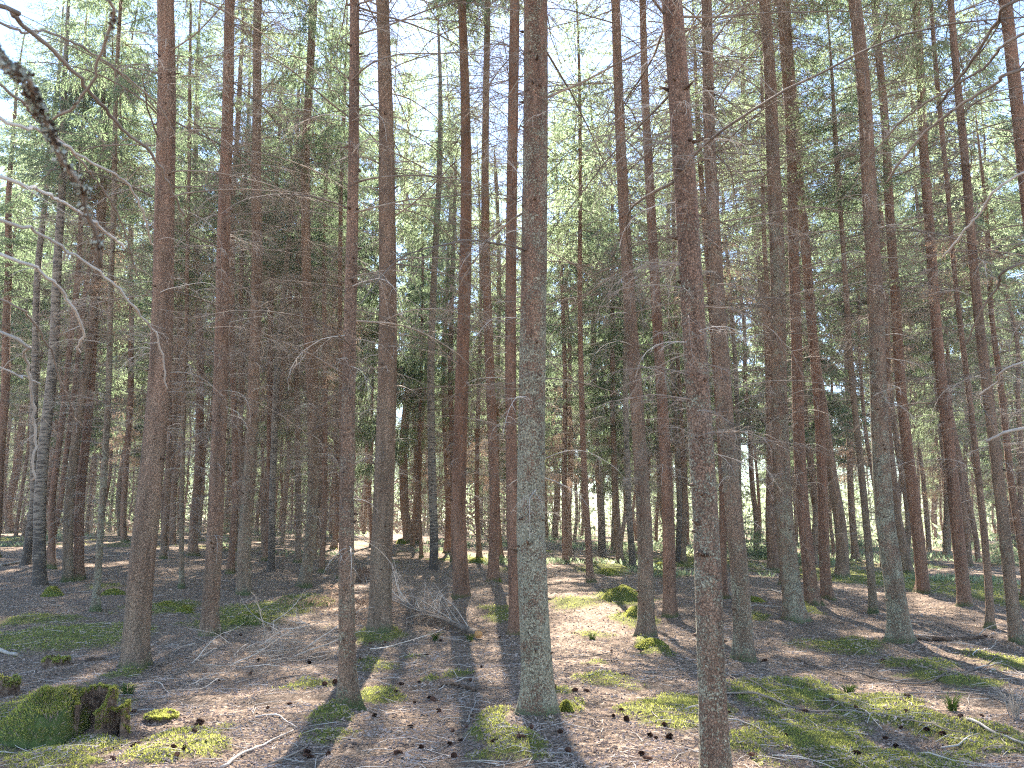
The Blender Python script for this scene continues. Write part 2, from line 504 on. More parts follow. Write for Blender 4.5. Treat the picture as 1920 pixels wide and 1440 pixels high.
G1 = 'large spruces standing in the foreground'
near_tab = [
    # bx, by, tx, w_low, y_low, w_top, lichen, red, dens, label
    (252, 1252, 316, 47, 1150, 29, .36, .45, .75, 'thick red-brown spruce behind the hollow mossy stump, trunk bare low down'),
    (390, 1197, 437, 31, 1150, 18, .42, .60, .7, 'slim dark red spruce with a two-toned foot, beside the pile of dead brush'),
    (652, 1342, 658, 31, 1200, 16, .46, .50, .9, 'slim spruce with a bright green mossy foot, in front of the thicker brown trunk'),
    (712, 1195, 720, 42, 1100, 23, .32, .25, .8, 'brown spruce with moss round its foot at the bushy end of the fallen log'),
    (866, 1124, 866, 29, 1000, 15, .25, .85, .8, 'dark red-brown spruce with a flared foot behind the fallen log'),
    (966, 1196, 961, 22, 1000, 18, .22, .90, .8, 'reddish spruce half hidden behind the thickest lichen-covered trunk'),
    (1012, 1347, 990, 56, 1100, 43, .67, .55, .75, 'thickest spruce, crusted with grey-green lichen, standing alone in the middle'),
    (1211, 1197, 1160, 29, 1050, 15, .48, .45, .8, 'spruce with a split dark foot above a small moss cushion'),
    (1256, 1160, 1209, 23, 1000, 12, .24, .85, .8, 'straight reddish spruce just behind the split-footed spruce, sunlit ground at its foot'),
    (1343, 1478, 1251, 52, 1300, 38, .53, .62, .55, 'nearest spruce, reddish with pale lichen blotches, its foot below the picture edge'),
    (1396, 1244, 1325, 33, 1100, 18, .55, .42, .8, 'grey lichened spruce just behind the nearest trunk'),
    (1492, 1167, 1427, 34, 1020, 19, .45, .45, .95, 'brown-grey spruce with a mossy foot, first of the tight row of three'),
    (1523, 1137, 1459, 23, 1000, 15, .25, .90, .95, 'red-barked spruce in the middle of the tight row of three'),
    (1550, 1127, 1478, 19, 1000, 14, .25, .85, .95, 'narrower red spruce at the back of the tight row of three'),
    (1692, 1210, 1590, 35, 1050, 21, .58, .35, .8, 'grey spruce with a pale furrowed foot and brushwood beside it'),
    (1732, 1117, 1635, 21, 1000, 12, .22, .85, .8, 'red spruce rising from a sunlit mossy slope'),
    (1810, 1142, 1708, 22, 1000, 13, .22, .80, .8, 'dark red spruce leaning inward between two thin stems'),
    (1906, 1212, 1782, 21, 1050, 11, .35, .40, .8, 'dark slim spruce leaning inward at the edge of the picture'),
    (457, 1117, 489, 25, 1000, 14, .50, .35, .7, 'grey-stemmed spruce with a mossy foot behind the slim dark red spruce'),
    (924, 1094, 911, 20, 980, 11, .20, .90, .8, 'red spruce casting a clear shadow on the bright sunlit litter'),
    (2010, 1215, 1893, 24, 1000, 22, .30, .60, .8, 'dark spruce leaning in through the top corner of the picture'),
]
FEET = [(*px_ground(t[0], t[1])[:2], t[3] * px_ground(t[0], t[1])[1] / F_PX / 2) for t in near_tab[:20]]


def gz(x, y):
    z = gz0(x, y)
    y = np.asarray(y, float)
    near = 1 - sstep(30, 60, y)
    z = z + near * (0.07 * (fbm(np.asarray(x) * 1.5, y * 1.5, 40, 3) - 0.5) + 0.035 * (fbm(np.asarray(x) * 7, y * 7, 44, 2) - 0.5))
    m = moss_at(x, y)
    for (fx, fy, fr) in FEET:
        z = z + 0.055 * np.exp(-((x - fx) ** 2 + (y - fy) ** 2) / (2.0 * fr + 0.14) ** 2)
    return z + 0.045 * sstep(0.35, 0.8, m)


def axis(fine_to, step, far, ratio=1.12, start=0.0):
    a = [start]; s = step
    while a[-1] < fine_to: a.append(a[-1] + s); s *= 1.0
    while a[-1] < far: s *= ratio; a.append(a[-1] + s)
    return np.array(a)


ax = axis(7, 0.06, 30, 1.03)
ax = np.concatenate([ax, axis(0, 2, 500, 1.25, ax[-1] + 2)])
xs = np.concatenate([-ax[::-1][:-1], ax])
ya = axis(12, 0.06, 45, 1.022, 3.0)
ya = np.concatenate([ya, axis(0, 1.5, 600, 1.2, ya[-1] + 1.0)])
yb = 3.0 - axis(0.1, 0.3, 300, 1.3)[1:]
ys = np.concatenate([yb[::-1], ya])
GX, GY = np.meshgrid(xs, ys)
GZ = gz(GX.ravel(), GY.ravel())
gv = np.stack([GX.ravel(), GY.ravel(), GZ], -1)
nx, ny = len(xs), len(ys)
ii = np.arange(ny - 1)[:, None] * nx; jj = np.arange(nx - 1)[None, :]
gq = np.stack([ii + jj, ii + jj + 1, ii + nx + jj + 1, ii + nx + jj], -1).reshape(-1, 4)
gb = Buf(); gb.add(gv, None, gq)
gme = gb.mesh('ground', [M_GROUND], True)
at = gme.attributes.new('moss', 'FLOAT', 'POINT')
at.data.foreach_set('value', moss_at(GX.ravel(), GY.ravel()).astype(np.float32))
ground = obj('ground', gme)
tag(ground, 'forest floor of brown needle litter with patches of moss', 'ground', kind='structure')

# ------------------------------------------------------------------ branch generators (grow along +X from the origin)


def path(rng, L, n, rise, droop, wob=0.04, yaw=0.0):
    """points of a bough: starts at angle rise, turns down by droop over its length"""
    s = np.linspace(0, 1, n)
    pitch = rise - droop * s ** 1.3 + np.cumsum(rng.normal(0, wob, n))
    yw = yaw * s + np.cumsum(rng.normal(0, wob, n))
    d = np.stack([np.cos(pitch) * np.cos(yw), np.cos(pitch) * np.sin(yw), np.sin(pitch)], -1) * (L / (n - 1))
    p = np.concatenate([[[0, 0, 0]], np.cumsum(d[:-1], 0)])
    return p


def twigs_on(buf, rng, pts, L, r0, dens, tl, m=0, sub=True, k=3, start=0.12, curl=1.0):
    n = max(2, int(L * dens))
    for q in range(n):
        s = start + (0.98 - start) * (q + rng.random() * 0.8) / n
        f = s * (len(pts) - 1); i = min(int(f), len(pts) - 2)
        p = pts[i] + (pts[i + 1] - pts[i]) * (f - i)
        t = pts[i + 1] - pts[i]; t = t / np.linalg.norm(t)
        sd = 1 if q % 2 else -1
        ang = rng.uniform(0.5, 1.15)
        lat = np.array([-t[1], t[0], 0]) * sd; lat /= np.linalg.norm(lat) + 1e-9
        d = t * math.cos(ang) + lat * math.sin(ang) + np.array([0, 0, rng.normal(-0.15, 0.3)])
        l = tl * L * (1.15 - s) * rng.uniform(0.45, 1.25)
        nn = 4
        pp = [p]
        dd = d / np.linalg.norm(d)
        g = rng.uniform(-0.5, 0.12) * curl
        side = rng.normal(0, 0.22, 3)
        for j in range(nn - 1):
            pp.append(pp[-1] + dd * l / (nn - 1))
            dd = dd + np.array([0, 0, g]) * 0.6 + side * 0.6; dd /= np.linalg.norm(dd)
        pp = np.array(pp)
        rr = r0 * rng.uniform(0.7, 1.2)
        tube(buf, pp, np.linspace(rr, rr * 0.35, nn), k, m, cap=False)
        if sub and l > 0.16:
            for w in range(int(l * 14)):
                i2 = rng.integers(1, nn - 1)
                b0 = pp[i2] + (pp[i2 + 1] - pp[i2]) * rng.random()
                u = rng.normal(0, 1, 3) + dd; u[2] -= 0.5; u /= np.linalg.norm(u)
                ll = rng.uniform(0.05, 0.16)
                tube(buf, np.array([b0, b0 + u * ll * 0.5, b0 + u * ll + np.array([0, 0, -0.25 * ll])]), [rr * 0.5, rr * 0.4, rr * 0.2], 3, m, cap=False)


def dead_branch(buf, rng, L, r0, rise=0.1, droop=0.6, dens=9, tl=0.30, k=5, m=0, sub=True, tr=0.0017, n=9, wob=0.05, curl=1.0):
    p = path(rng, L, n, rise, droop, wob, rng.normal(0, 0.3))
    tube(buf, p, np.linspace(r0, max(0.0013, r0 * 0.22), n), k, m, cap=False)
    twigs_on(buf, rng, p, L, tr, dens, tl, m, sub, 3, 0.12, curl)
    return p


def rotz(a):
    c, s = math.cos(a), math.sin(a)
    return np.array([[c, -s, 0], [s, c, 0], [0, 0, 1.0]])


# single dead boughs for the near trees (each placed as a part of its tree)
LONG, CURLY, STUBS = [], [], []
for i in range(10):
    b = Buf(); dead_branch(b, R, R.uniform(1.5, 2.9), R.uniform(0.008, 0.012), R.uniform(-0.05, 0.35), R.uniform(0.5, 1.1), 10, 0.28, 5, 0, True, 0.0032, 11, 0.06)
    LONG.append(b.mesh('long_dead_branch', [M_TWIG], True))
for i in range(10):
    b = Buf(); dead_branch(b, R, R.uniform(0.5, 1.0), R.uniform(0.0045, 0.007), R.uniform(-0.3, 0.3), R.uniform(0.6, 1.9), 9, 0.36, 4, 0, True, 0.0028, 9, 0.10)
    CURLY.append(b.mesh('short_dead_branch', [M_PALE], True))
for i in range(6):
    b = Buf(); dead_branch(b, R, R.uniform(0.18, 0.42), R.uniform(0.005, 0.008), R.uniform(-0.5, 0.3), R.uniform(0.0, 1.2), 5, 0.3, 4, 0, False, 0.0015, 6, 0.12)
    STUBS.append(b.mesh('dead_branch_stub', [M_TWIG], True))


# whole zones of dead boughs for the trees behind: 9 m tall at scale 1
def dead_zone(seed, dens=1.0, Lm=1.3, pale=0.3):
    rng = np.random.default_rng(seed)
    B = Buf()
    lib = []
    for i in range(22):
        b = Buf(); mm = 1 if rng.random() < pale else 0
        dead_branch(b, rng, rng.uniform(0.6, 1.25) * Lm, rng.uniform(0.005, 0.009), rng.uniform(-0.15, 0.35), rng.uniform(0.3, 1.5), 10, 0.32, 3, mm, True, 0.0034, 7, 0.09)
        lib.append(b)
    z = 0.0
    while z < 9.0:
        f = z / 9
        for k_ in range(rng.integers(4, 10)):
            if rng.random() > dens * (0.75 + 0.6 * f): continue
            b = lib[rng.integers(len(lib))]
            sc = (0.65 + 0.6 * f) * rng.uniform(0.6, 1.15)
            B.merge(b, rotz(rng.uniform(0, 2 * PI)) * sc, (0, 0, z + rng.uniform(-0.12, 0.12)))
        z += rng.uniform(0.16, 0.34)
    return B.mesh('dead_branch_zone', [M_TWIG, M_PALE], False)


DEADZ = [dead_zone(100 + i, [1.0, 0.8, 1.0, 0.6, 0.9, 1.0][i], [1.3, 1.1, 1.6, 1.2, 1.5, 1.0][i], [.35, .2, .3, .2, .5, .3][i]) for i in range(6)]


# ------------------------------------------------------------------ live crowns
def live_branch(rng, L, hang=0.35, dens=15, size=1.0):
    """bough with side shoots and hanging needle sprays; sprays are small pointed leaf-like blades"""
    B = Buf()
    n = 8
    p = path(rng, L, n, rng.uniform(-0.15, 0.25), rng.uniform(0.25, 0.8), 0.05)
    p[-2:, 2] += 0.05 * L
    tube(B, p, np.linspace(0.011 * L / 1.5, 0.002, n), 3, 1, cap=False)
    P0, D0, LL, WW = [], [], [], []
    ns_ = int(L * dens)
    for q in range(ns_):
        s = 0.14 + 0.86 * (q + rng.random()) / ns_
        f = s * (n - 1); i = min(int(f), n - 2)
        b0 = p[i] + (p[i + 1] - p[i]) * (f - i)
        t = p[i + 1] - p[i]; t = t / np.linalg.norm(t)
        sd = 1 if q % 2 else -1
        ang = rng.uniform(0.6, 1.2)
        lat = np.array([-t[1], t[0], 0]) * sd
        d = t * math.cos(ang) + lat * math.sin(ang); d[2] -= rng.uniform(0.1, 0.9) * hang * 2
        d /= np.linalg.norm(d)
        l = min(0.55, (0.10 + 0.30 * L * (1.1 - s))) * rng.uniform(0.5, 1.2)
        m = max(2, int(l / 0.055))
        x = b0.copy()
        for w in range(m):
            x = x + d * l / m
            d = d + np.array([0, 0, -hang * 0.35]); d /= np.linalg.norm(d)
            for e in (0, 1, 2):
                u = d + rng.normal(0, 0.5, 3); u[2] -= .25; u /= np.linalg.norm(u)
                P0.append(x.copy()); D0.append(u); LL.append(rng.uniform(0.05, 0.11) * size); WW.append(rng.uniform(0.0055, 0.0095) * size)
    P0 = np.array(P0); D0 = np.array(D0); LL = np.array(LL)[:, None]; WW = np.array(WW)[:, None]
    up = rng.normal(0, 1, P0.shape)
    a = np.cross(D0, up); a /= np.linalg.norm(a, axis=1)[:, None]
    v = np.stack([P0, P0 + D0 * LL * 0.45 + a * WW, P0 + D0 * LL, P0 + D0 * LL * 0.45 - a * WW], 1)
    nq = len(P0)
    B.add(v.reshape(-1, 3), None, np.arange(nq * 4).reshape(-1, 4), 0)
    return B


def crown(seed, mats, H=12.0, Rm=1.9, hang=0.35, dens=15, gap=0.1, size=1.0, whorl=0.42):
    rng = np.random.default_rng(seed)
    lib = [live_branch(rng, L_, hang, dens, size) for L_ in (0.5, 0.8, 1.1, 1.4, 1.7, 2.0, 1.2, 1.6, 1.9)]
    Ls = np.array((0.5, 0.8, 1.1, 1.4, 1.7, 2.0, 1.2, 1.6, 1.9))
    B = Buf()
    z = 0.0
    while z < H - 0.3:
        f = z / H
        want = Rm * (1 - f) ** 0.75 * (0.75 + 0.25 * min(1, f * 6)) + 0.15
        for k_ in range(rng.integers(4, 7)):
            if rng.random() < gap: continue
            w = want * rng.uniform(0.65, 1.15)
            i = int(np.argmin(abs(Ls - w) + rng.uniform(0, 0.2, len(Ls))))
            sc = w / Ls[i]
            B.merge(lib[i], rotz(rng.uniform(0, 2 * PI)) * sc, (0, 0, z + rng.uniform(-0.12, 0.12)))
        z += rng.uniform(0.75, 1.25) * whorl
    return B.mesh('crown', mats, False)


CROWNS = [
    crown(1, [M_NEEDLE, M_TWIG], 12, 2.0, 0.35, 17, 0.22, 1.2, 0.38),
    crown(2, [M_NEEDLE, M_TWIG], 12, 2.2, 0.50, 17, 0.26, 1.2, 0.38),
    crown(3, [M_NEEDLE2, M_TWIG], 12, 1.9, 0.55, 17, 0.26, 1.2, 0.38),
    crown(4, [M_NEEDLE, M_TWIG], 12, 1.8, 0.30, 18, 0.15, 1.35, 0.42),
    crown(5, [M_NEEDLE2, M_TWIG], 12, 2.2, 0.45, 17, 0.24, 1.2, 0.38),
]
FARC = [
    crown(31, [M_NEEDLE, M_TWIG], 12, 2.3, 0.40, 15, 0.18, 2.0, 0.42),
    crown(32, [M_NEEDLE2, M_TWIG], 12, 2.1, 0.55, 15, 0.2, 2.0, 0.42),
    crown(33, [M_NEEDLE, M_TWIG], 12, 1.9, 0.35, 14, 0.2, 2.0, 0.42),
    crown(34, [M_NEEDLE2, M_TWIG], 12, 2.4, 0.50, 14, 0.18, 2.0, 0.42),
]
THIN = [crown(11, [M_NEEDLE, M_TWIG], 12, 1.4, 0.4, 14, 0.3, 1.2, 0.45), crown(12, [M_NEEDLE2, M_TWIG], 12, 1.6, 0.5, 14, 0.3, 1.2, 0.45)]
BROWN = [crown(21, [M_BROWNN, M_TWIG], 4.5, 1.5, 0.7, 14, 0.25, 1.0, 0.4)]


# ------------------------------------------------------------------ trunks
def trunk_mesh(rng, H, r0, rt, zt, k, birch=False, near=False, flare=1.0, bend=0.0):
    """radius falls from r0 at breast height to rt at zt, then to the tip"""
    if near:
        z = np.concatenate([np.linspace(-0.15, 0.6, 22), np.linspace(0.66, min(H * .6, 9), 130), np.linspace(min(H * .6, 9) + 0.3, H, 14)])
    else:
        z = np.concatenate([np.linspace(-0.2, 0.5, 6), np.linspace(0.8, H * 0.6, 22), np.linspace(H * 0.65, H, 6)])
    r = r0 + (rt - r0) * z / zt
    r = np.where(z > zt, np.minimum(r, rt), r)
    tipz = np.clip((z - zt) / (H - zt), 0, 1)
    r = np.where(z > zt, rt * (1 - tipz) + 0.01, r)
    r = np.maximum(r, 0.008)
    fl = np.exp(-np.clip(z, -0.1, None) / 0.15)
    th = np.arange(k) * 2 * PI / k
    lob = np.zeros(k)
    for _ in range(5):
        c = rng.uniform(0, 2 * PI); w = rng.uniform(0.25, 0.45)
        dd = (th - c + PI) % (2 * PI) - PI
        lob += np.exp(-(dd / w) ** 2) * rng.uniform(0.4, 1.0)
    rad = r[:, None] * (1 + flare * fl[:, None] * (0.22 + 0.55 * lob[None, :]))
    rad = rad * (1 + 0.02 * np.sin(th[None, :] * 2 + z[:, None] * 0.7))
    if near:
        rad = rad * (1 + 0.05 * (fbm(np.cos(th)[None, :] * 2 + z[:, None] * 3.1, np.sin(th)[None, :] * 2 + z[:, None] * 1.3, 3, 3) - 0.5))
        rad = rad + 0.0035 * (vnoise(th[None, :] * 14 * r0 / 0.12 + 0 * z[:, None], z[:, None] * 60, 9) - 0.5)
    bx = bend * r0 * (np.sin(z * 0.55 + rng.uniform(0, 6)) + .3 * np.sin(z * 1.7 + rng.uniform(0, 6))) ; by = bend * r0 * np.sin(z * 0.4 + rng.uniform(0, 6))
    fade = np.clip(z / 1.5, 0, 1); bx *= fade; by *= fade
    v = np.stack([rad * np.cos(th)[None, :] + bx[:, None], rad * np.sin(th)[None, :] + by[:, None], np.repeat(z[:, None], k, 1)], -1)
    n = len(z)
    i = np.arange(n - 1)[:, None] * k; j = np.arange(k)[None, :]; j2 = (j + 1) % k
    q = np.stack([i + j, i + j2, i + k + j2, i + k + j], -1).reshape(-1, 4)
    b = Buf(); b.add(v.reshape(-1, 3), None, q, 0)
    # branch scars and snapped stubs, in loose whorls
    if near or not birch:
        zz = 0.5
        top = 7.5 if near else 6
        while zz < top:
            for w in range(rng.integers(2, 6) if near else rng.integers(1, 4)):
                a = rng.uniform(0, 2 * PI); z1 = zz + rng.uniform(-0.07, 0.07)
                rr = float(np.interp(z1, z, r)); cx = float(np.interp(z1, z, bx)); cyy = float(np.interp(z1, z, by))
                l = rng.uniform(0.008, 0.03) if rng.random() < 0.7 else rng.uniform(0.03, 0.09)
                o = np.array([cx + rr * 0.9 * math.cos(a), cyy + rr * 0.9 * math.sin(a), z1])
                d = np.array([math.cos(a), math.sin(a), rng.uniform(-0.2, 0.5)])
                tube(b, np.array([o, o + d * (rr * .1 + l * 0.5), o + d * (rr * .1 + l)]), [0.014 if near else 0.010, 0.009, 0.003], 5, 1)
            zz += rng.uniform(0.16, 0.42)
    return b.mesh('trunk', [M_BIRCH if birch else M_BARK, M_WOOD], True)


TREE_NO = [0]


def tree(bx, by, tx, ty, w_low, y_low, w_top, label, group=None, kind='spruce', near=False, H=None, lichen=0.4, red=0.5,
         crown_z=None, dead=None, dens=1.0, thin=False, seed=None, dead_z0=0.8, Dfix=None, crown_i=None, wide=1.0, cat=None):
    """one measured tree: base pixel, a pixel higher on the stem, widths in pixels"""
    TREE_NO[0] += 1
    rng = np.random.default_rng(seed if seed is not None else 1000 + TREE_NO[0])
    P = px_ground(bx, by) if Dfix is None else np.array([*Dfix, 0])
    P[2] = float(gz(P[0], P[1])) - (0.045 if near else 0)
    d = ray(tx, ty); T = np.array([0, 0, EYE]) + d * (P[1] / d[1])
    axis_ = T - P; zt = float(np.linalg.norm(axis_)); axis_ /= zt
    depth = lambda q: q[1] * CP + (q[2] - EYE) * SP
    dl = ray((bx + tx) / 2, y_low); Ql = np.array([0, 0, EYE]) + dl * (P[1] / dl[1])
    z_low = max(0.3, float(Ql[2] - P[2]))
    r_low = w_low * depth(Ql) / F_PX / 2
    r_top = w_top * depth(T) / F_PX / 2
    r_top = min(r_top, r_low * 0.98)
    sl = (r_top - r_low) / max(0.5, (zt - z_low))
    r0 = r_low - sl * z_low
    if H is None: H = max(zt + 3, min(24, zt + r_top / 0.012))
    if near: H = max(H, rng.uniform(17.5, 20))
    k = 40 if near else 12
    if birch_kind(kind): me = trunk_mesh(rng, H, r0, r_top, zt, k, True, near, 0.5, 0.9)
    else: me = trunk_mesh(rng, H, r0, r_top, zt, k, False, near, 1.15, 0.6 if near else 1.0)
    q = Vector(axis_).to_track_quat('Z', 'Y')
    e = empty(kind + '_tree', P, label, cat or (kind + ' tree'), group, q)
    t = obj('trunk', me, e)
    t['lichen'] = float(lichen); t['red'] = float(red)
    cz = crown_z if crown_z is not None else rng.uniform(8.5, 11)
    if near: cz = rng.uniform(10.5, 13)
    cz = min(cz, H - 4)
    if near:
        zmax = zt + 1.5
        zz = rng.uniform(0.9, 1.4)
        nb = 0
        while zz < min(zmax, cz + 2) and nb < 99:
            f = zz / 7
            for w in range(rng.integers(1, 5)):
                a = rng.uniform(0, 2 * PI)
                # few boughs reach towards the lens
                if math.sin(a) < -0.55 and rng.random() < 0.7: continue
                if rng.random() > dens * (0.30 + 1.25 * f): continue
                rsel = rng.random()
                if zz < 2.2: lib = STUBS if rsel < 0.55 else CURLY
                elif zz < 3.6: lib = STUBS if rsel < 0.2 else (CURLY if rsel < 0.7 else LONG)
                else: lib = CURLY if rsel < 0.35 else LONG
                s_ = rng.uniform(0.7, 1.1) * (0.75 if zz < 3 else 1)
                rr = max(0.02, r0 + sl * zz) * 0.75
                o = obj('dead_branch', lib[rng.integers(len(lib))], e, (rr * math.cos(a), rr * math.sin(a), zz + rng.uniform(-.06, .06)), (0, rng.normal(0, 0.12), a), s_)
                nb += 1
            zz += rng.uniform(0.18, 0.34)
    if not birch_kind(kind):
        dead_z0 = rng.uniform(1.7, 2.4) if near else dead_z0
        dz = DEADZ[dead if dead is not None else rng.integers(len(DEADZ))]
        s_ = max(0.3, (cz + 1.0 - dead_z0) / 9)
        w_ = rng.uniform(0.75, 1.1) * wide * (0.8 if near else 1)
        obj('dead_twigs' if near else 'dead_branches', dz, e, (0, 0, dead_z0), (0, 0, rng.uniform(0, 6.28)), (w_, w_, s_))
    libc = THIN if thin else CROWNS
    ci = libc[(crown_i if crown_i is not None else rng.integers(len(libc))) % len(libc)]
    s_ = (H + 0.3 - cz) / 12
    w_ = rng.uniform(0.8, 1.05) * wide * (0.75 if near is False and r0 < 0.07 else 1)
    c = obj('crown', ci, e, (0, 0, cz), (0, 0, rng.uniform(0, 6.28)), (w_, w_, s_))
    if rng.random() < 0.55 and not birch_kind(kind) and not near:
        obj('brown_needles', BROWN[0], e, (0, 0, max(2.5, cz - 3)), (0, 0, rng.uniform(0, 6.28)), w_ * 0.8)
    e['_d'] = P[1]
    return e, P, axis_, r0, zt


def birch_kind(k): return k == 'birch'


TREES = []
def T(*a, **k):
    r = tree(*a, **k); TREES.append(r); return r


for (bx, by, tx, wl, yl, wt, li, rd, dn, lab) in near_tab:
    T(bx, by, tx, 0, wl, yl, wt, lab, G1, near=True, lichen=li, red=rd, dens=dn)

G2 = 'middle-distance trees behind the foreground trunks'
# bx, by, tx, ty, w_low, w_top, kind, lichen, red, crown_z, label
mid_tab = [
    (572, 1100, 588, 0, 21, 14, 'spruce', .5, .3, 9, 'grey-brown spruce standing left of the slim trunk with the green mossy foot'),
    (47, 1060, 95, 300, 15, 9, 'birch', .5, .3, 9, 'birch with a black knotty foot near the left edge'),
    (75, 1097, 112, 300, 21, 12, 'birch', .5, .3, 9, 'grey birch with dark bands leaning beside the knotty-footed birch'),
    (88, 1058, 160, 600, 10, 7, 'spruce', .2, .8, 9, 'thin dark red dead stem leaning steeply between the birches'),
    (128, 1090, 178, 400, 17, 11, 'spruce', .45, .2, 8, 'pale brown stem touching a red one behind it, near the birches'),
    (147, 1087, 188, 400, 17, 9, 'spruce', .1, .95, 8, 'bright red-barked stem paired with the pale brown one'),
    (179, 1146, 214, 400, 12, 8, 'spruce', .6, .2, 7, 'thin grey-green stem in front of the red and pale pair'),
    (97, 1066, 130, 600, 12, 9, 'spruce', .1, .8, 8, 'short-looking red stem hung with dry twigs behind the birches'),
    (233, 1018, 250, 300, 11, 8, 'spruce', .3, .6, 6, 'far red-brown stem left of the thick red-brown spruce'),
    (306, 1047, 324, 300, 11, 7, 'spruce', .3, .5, 7, 'thin brown stem right of the thick red-brown spruce'),
    (341, 1103, 352, 300, 9, 6, 'spruce', .5, .3, 7, 'very thin grey stem left of the slim dark red spruce'),
    (363, 1042, 372, 300, 16, 10, 'spruce', .2, .7, 8, 'reddish stem behind the very thin grey one'),
    (431, 1077, 448, 200, 13, 8, 'spruce', .15, .8, 8, 'orange-red stem between the slim dark red and the grey-stemmed spruce'),
    (447, 1060, 462, 300, 9, 6, 'spruce', .2, .4, 8, 'dark thin stem touching the grey-stemmed spruce from behind'),
    (508, 1070, 545, 350, 13, 9, 'birch', .5, .3, 8, 'crooked birch leaning over the dark shaded hollow'),
    (498, 1052, 522, 300, 12, 8, 'spruce', .2, .8, 7, 'red stem crossing behind the crooked birch'),
    (558, 1055, 563, 300, 11, 8, 'spruce', .3, .3, 8, 'shaded dark stem just left of the grey-brown spruce'),
    (603, 1073, 616, 300, 10, 7, 'spruce', .2, .8, 7, 'thin red stem right of the grey-brown spruce'),
    (627, 1030, 634, 300, 11, 8, 'spruce', .2, .7, 7, 'pinkish stem far behind the slim spruce with the green mossy foot'),
    (638, 1085, 644, 300, 10, 7, 'spruce', .3, .5, 8, 'thin stem hugging the left side of the slim green-footed spruce'),
    (765, 1018, 768, 300, 17, 10, 'spruce', .2, .5, 5.5, 'sunlit brown stem far behind the fallen log, left of a red pair'),
    (779, 1018, 782, 400, 12, 7, 'spruce', .1, .8, 5, 'red stem of a touching pair far behind the fallen log'),
    (790, 1045, 789, 500, 7, 5, 'spruce', .1, .6, 5, 'pole-thin stem in front of the far red pair'),
    (813, 1068, 818, 300, 16, 10, 'birch', .5, .3, 9, 'black and white birch standing alone left of the dark flared spruce'),
    (838, 1037, 840, 400, 13, 8, 'spruce', .1, .9, 7, 'orange-red stem between the lone birch and the dark flared spruce'),
    (850, 1052, 850, 400, 11, 8, 'spruce', .1, .8, 7, 'reddish stem peeping out behind the dark flared spruce'),
    (899, 1050, 897, 500, 9, 6, 'spruce', .1, .9, 6, 'thin orange stem in bright light right of the dark flared spruce'),
    (938, 1048, 928, 300, 10, 7, 'spruce', .1, .9, 7, 'thin stem just behind the red spruce with the clear shadow'),
    (1040, 1012, 1032, 400, 12, 8, 'spruce', .2, .5, 5, 'brown stem far off right of the thickest lichen-covered trunk'),
    (1061, 1055, 1048, 400, 10, 6, 'spruce', .1, .9, 5, 'thin red stem on the sunny strip right of the thickest trunk'),
    (1106, 1093, 1083, 250, 12, 6, 'spruce', .1, .85, 9, 'lone thin red stem in the gap right of the thickest trunk'),
    (1128, 1044, 1112, 400, 14, 8, 'birch', .5, .3, 8, 'sunlit birch right of the lone thin red stem'),
    (1150, 1030, 1138, 400, 9, 6, 'spruce', .3, .4, 5, 'thin shaded stem between the sunlit birch and the split-footed spruce'),
    (1163, 1057, 1146, 500, 12, 7, 'spruce', .3, .4, 5, 'greyish stem hung with green twigs left of the split-footed spruce'),
    (1186, 1064, 1168, 400, 12, 7, 'birch', .5, .3, 8, 'yellowish birch just behind the split-footed spruce'),
    (1272, 1058, 1256, 400, 11, 7, 'birch', .5, .3, 8, 'pale birch just right of the straight reddish spruce'),
    (1281, 1060, 1266, 400, 9, 6, 'spruce', .3, .5, 6, 'shaded thin stem touching the pale birch'),
    (1355, 1122, 1318, 300, 15, 9, 'spruce', .1, .95, 8, 'vivid red stem between the nearest trunk and the grey lichened spruce'),
    (1392, 1052, 1360, 400, 10, 6, 'birch', .5, .3, 8, 'pale sunlit birch behind the grey lichened spruce'),
    (1452, 1070, 1410, 300, 19, 11, 'spruce', .1, .75, 8, 'orange-brown stem left of the tight row of three'),
    (1468, 1096, 1434, 300, 11, 7, 'spruce', .3, .5, 8, 'thin stem squeezed between the orange-brown stem and the tight row'),
    (1580, 1085, 1500, 300, 21, 12, 'spruce', .15, .5, 8, 'sunlit buff spruce with a spreading foot on bright moss'),
    (1605, 1053, 1570, 400, 12, 7, 'spruce', .2, .5, 6, 'thin brown stem right of the sunlit buff spruce'),
    (1638, 1147, 1572, 300, 13, 7, 'spruce', .4, .1, 9, 'dark pole-like stem between the buff spruce and the pale-footed grey spruce'),
    (1702, 1077, 1636, 400, 18, 10, 'spruce', .2, .5, 8, 'brown stem half hidden behind the pale-footed grey spruce'),
    (1757, 1012, 1728, 500, 10, 6, 'spruce', .2, .4, 4, 'far thin stem between the red spruce and the dark red leaning one'),
    (1776, 1045, 1740, 500, 13, 8, 'spruce', .3, .3, 4.5, 'greyish far stem left of the dark red leaning spruce'),
    (1858, 1177, 1775, 300, 12, 7, 'spruce', .2, .5, 8, 'thin spiky stem right of the dark red leaning spruce'),
    (1822, 1020, 1796, 500, 9, 6, 'spruce', .2, .4, 4, 'far twiggy stem behind the thin spiky one'),
    (1877, 1035, 1840, 500, 13, 8, 'spruce', .2, .4, 4.5, 'far brown stem left of the dark slim edge spruce'),
    (1926, 1130, 1858, 500, 13, 8, 'spruce', .1, .7, 8, 'orange stem behind the dark slim spruce at the edge'),
    (20, 1000, 45, 500, 14, 10, 'spruce', .3, .6, 7, 'far brown stem close to the left edge'),
    (-12, 1045, 18, 500, 16, 12, 'spruce', .3, .6, 7, 'leaning pale stem cut by the left edge'),
    (318, 1005, 330, 500, 13, 9, 'spruce', .2, .8, 6, 'far pink-brown stem seen between thin ones right of the thick red-brown spruce'),
]
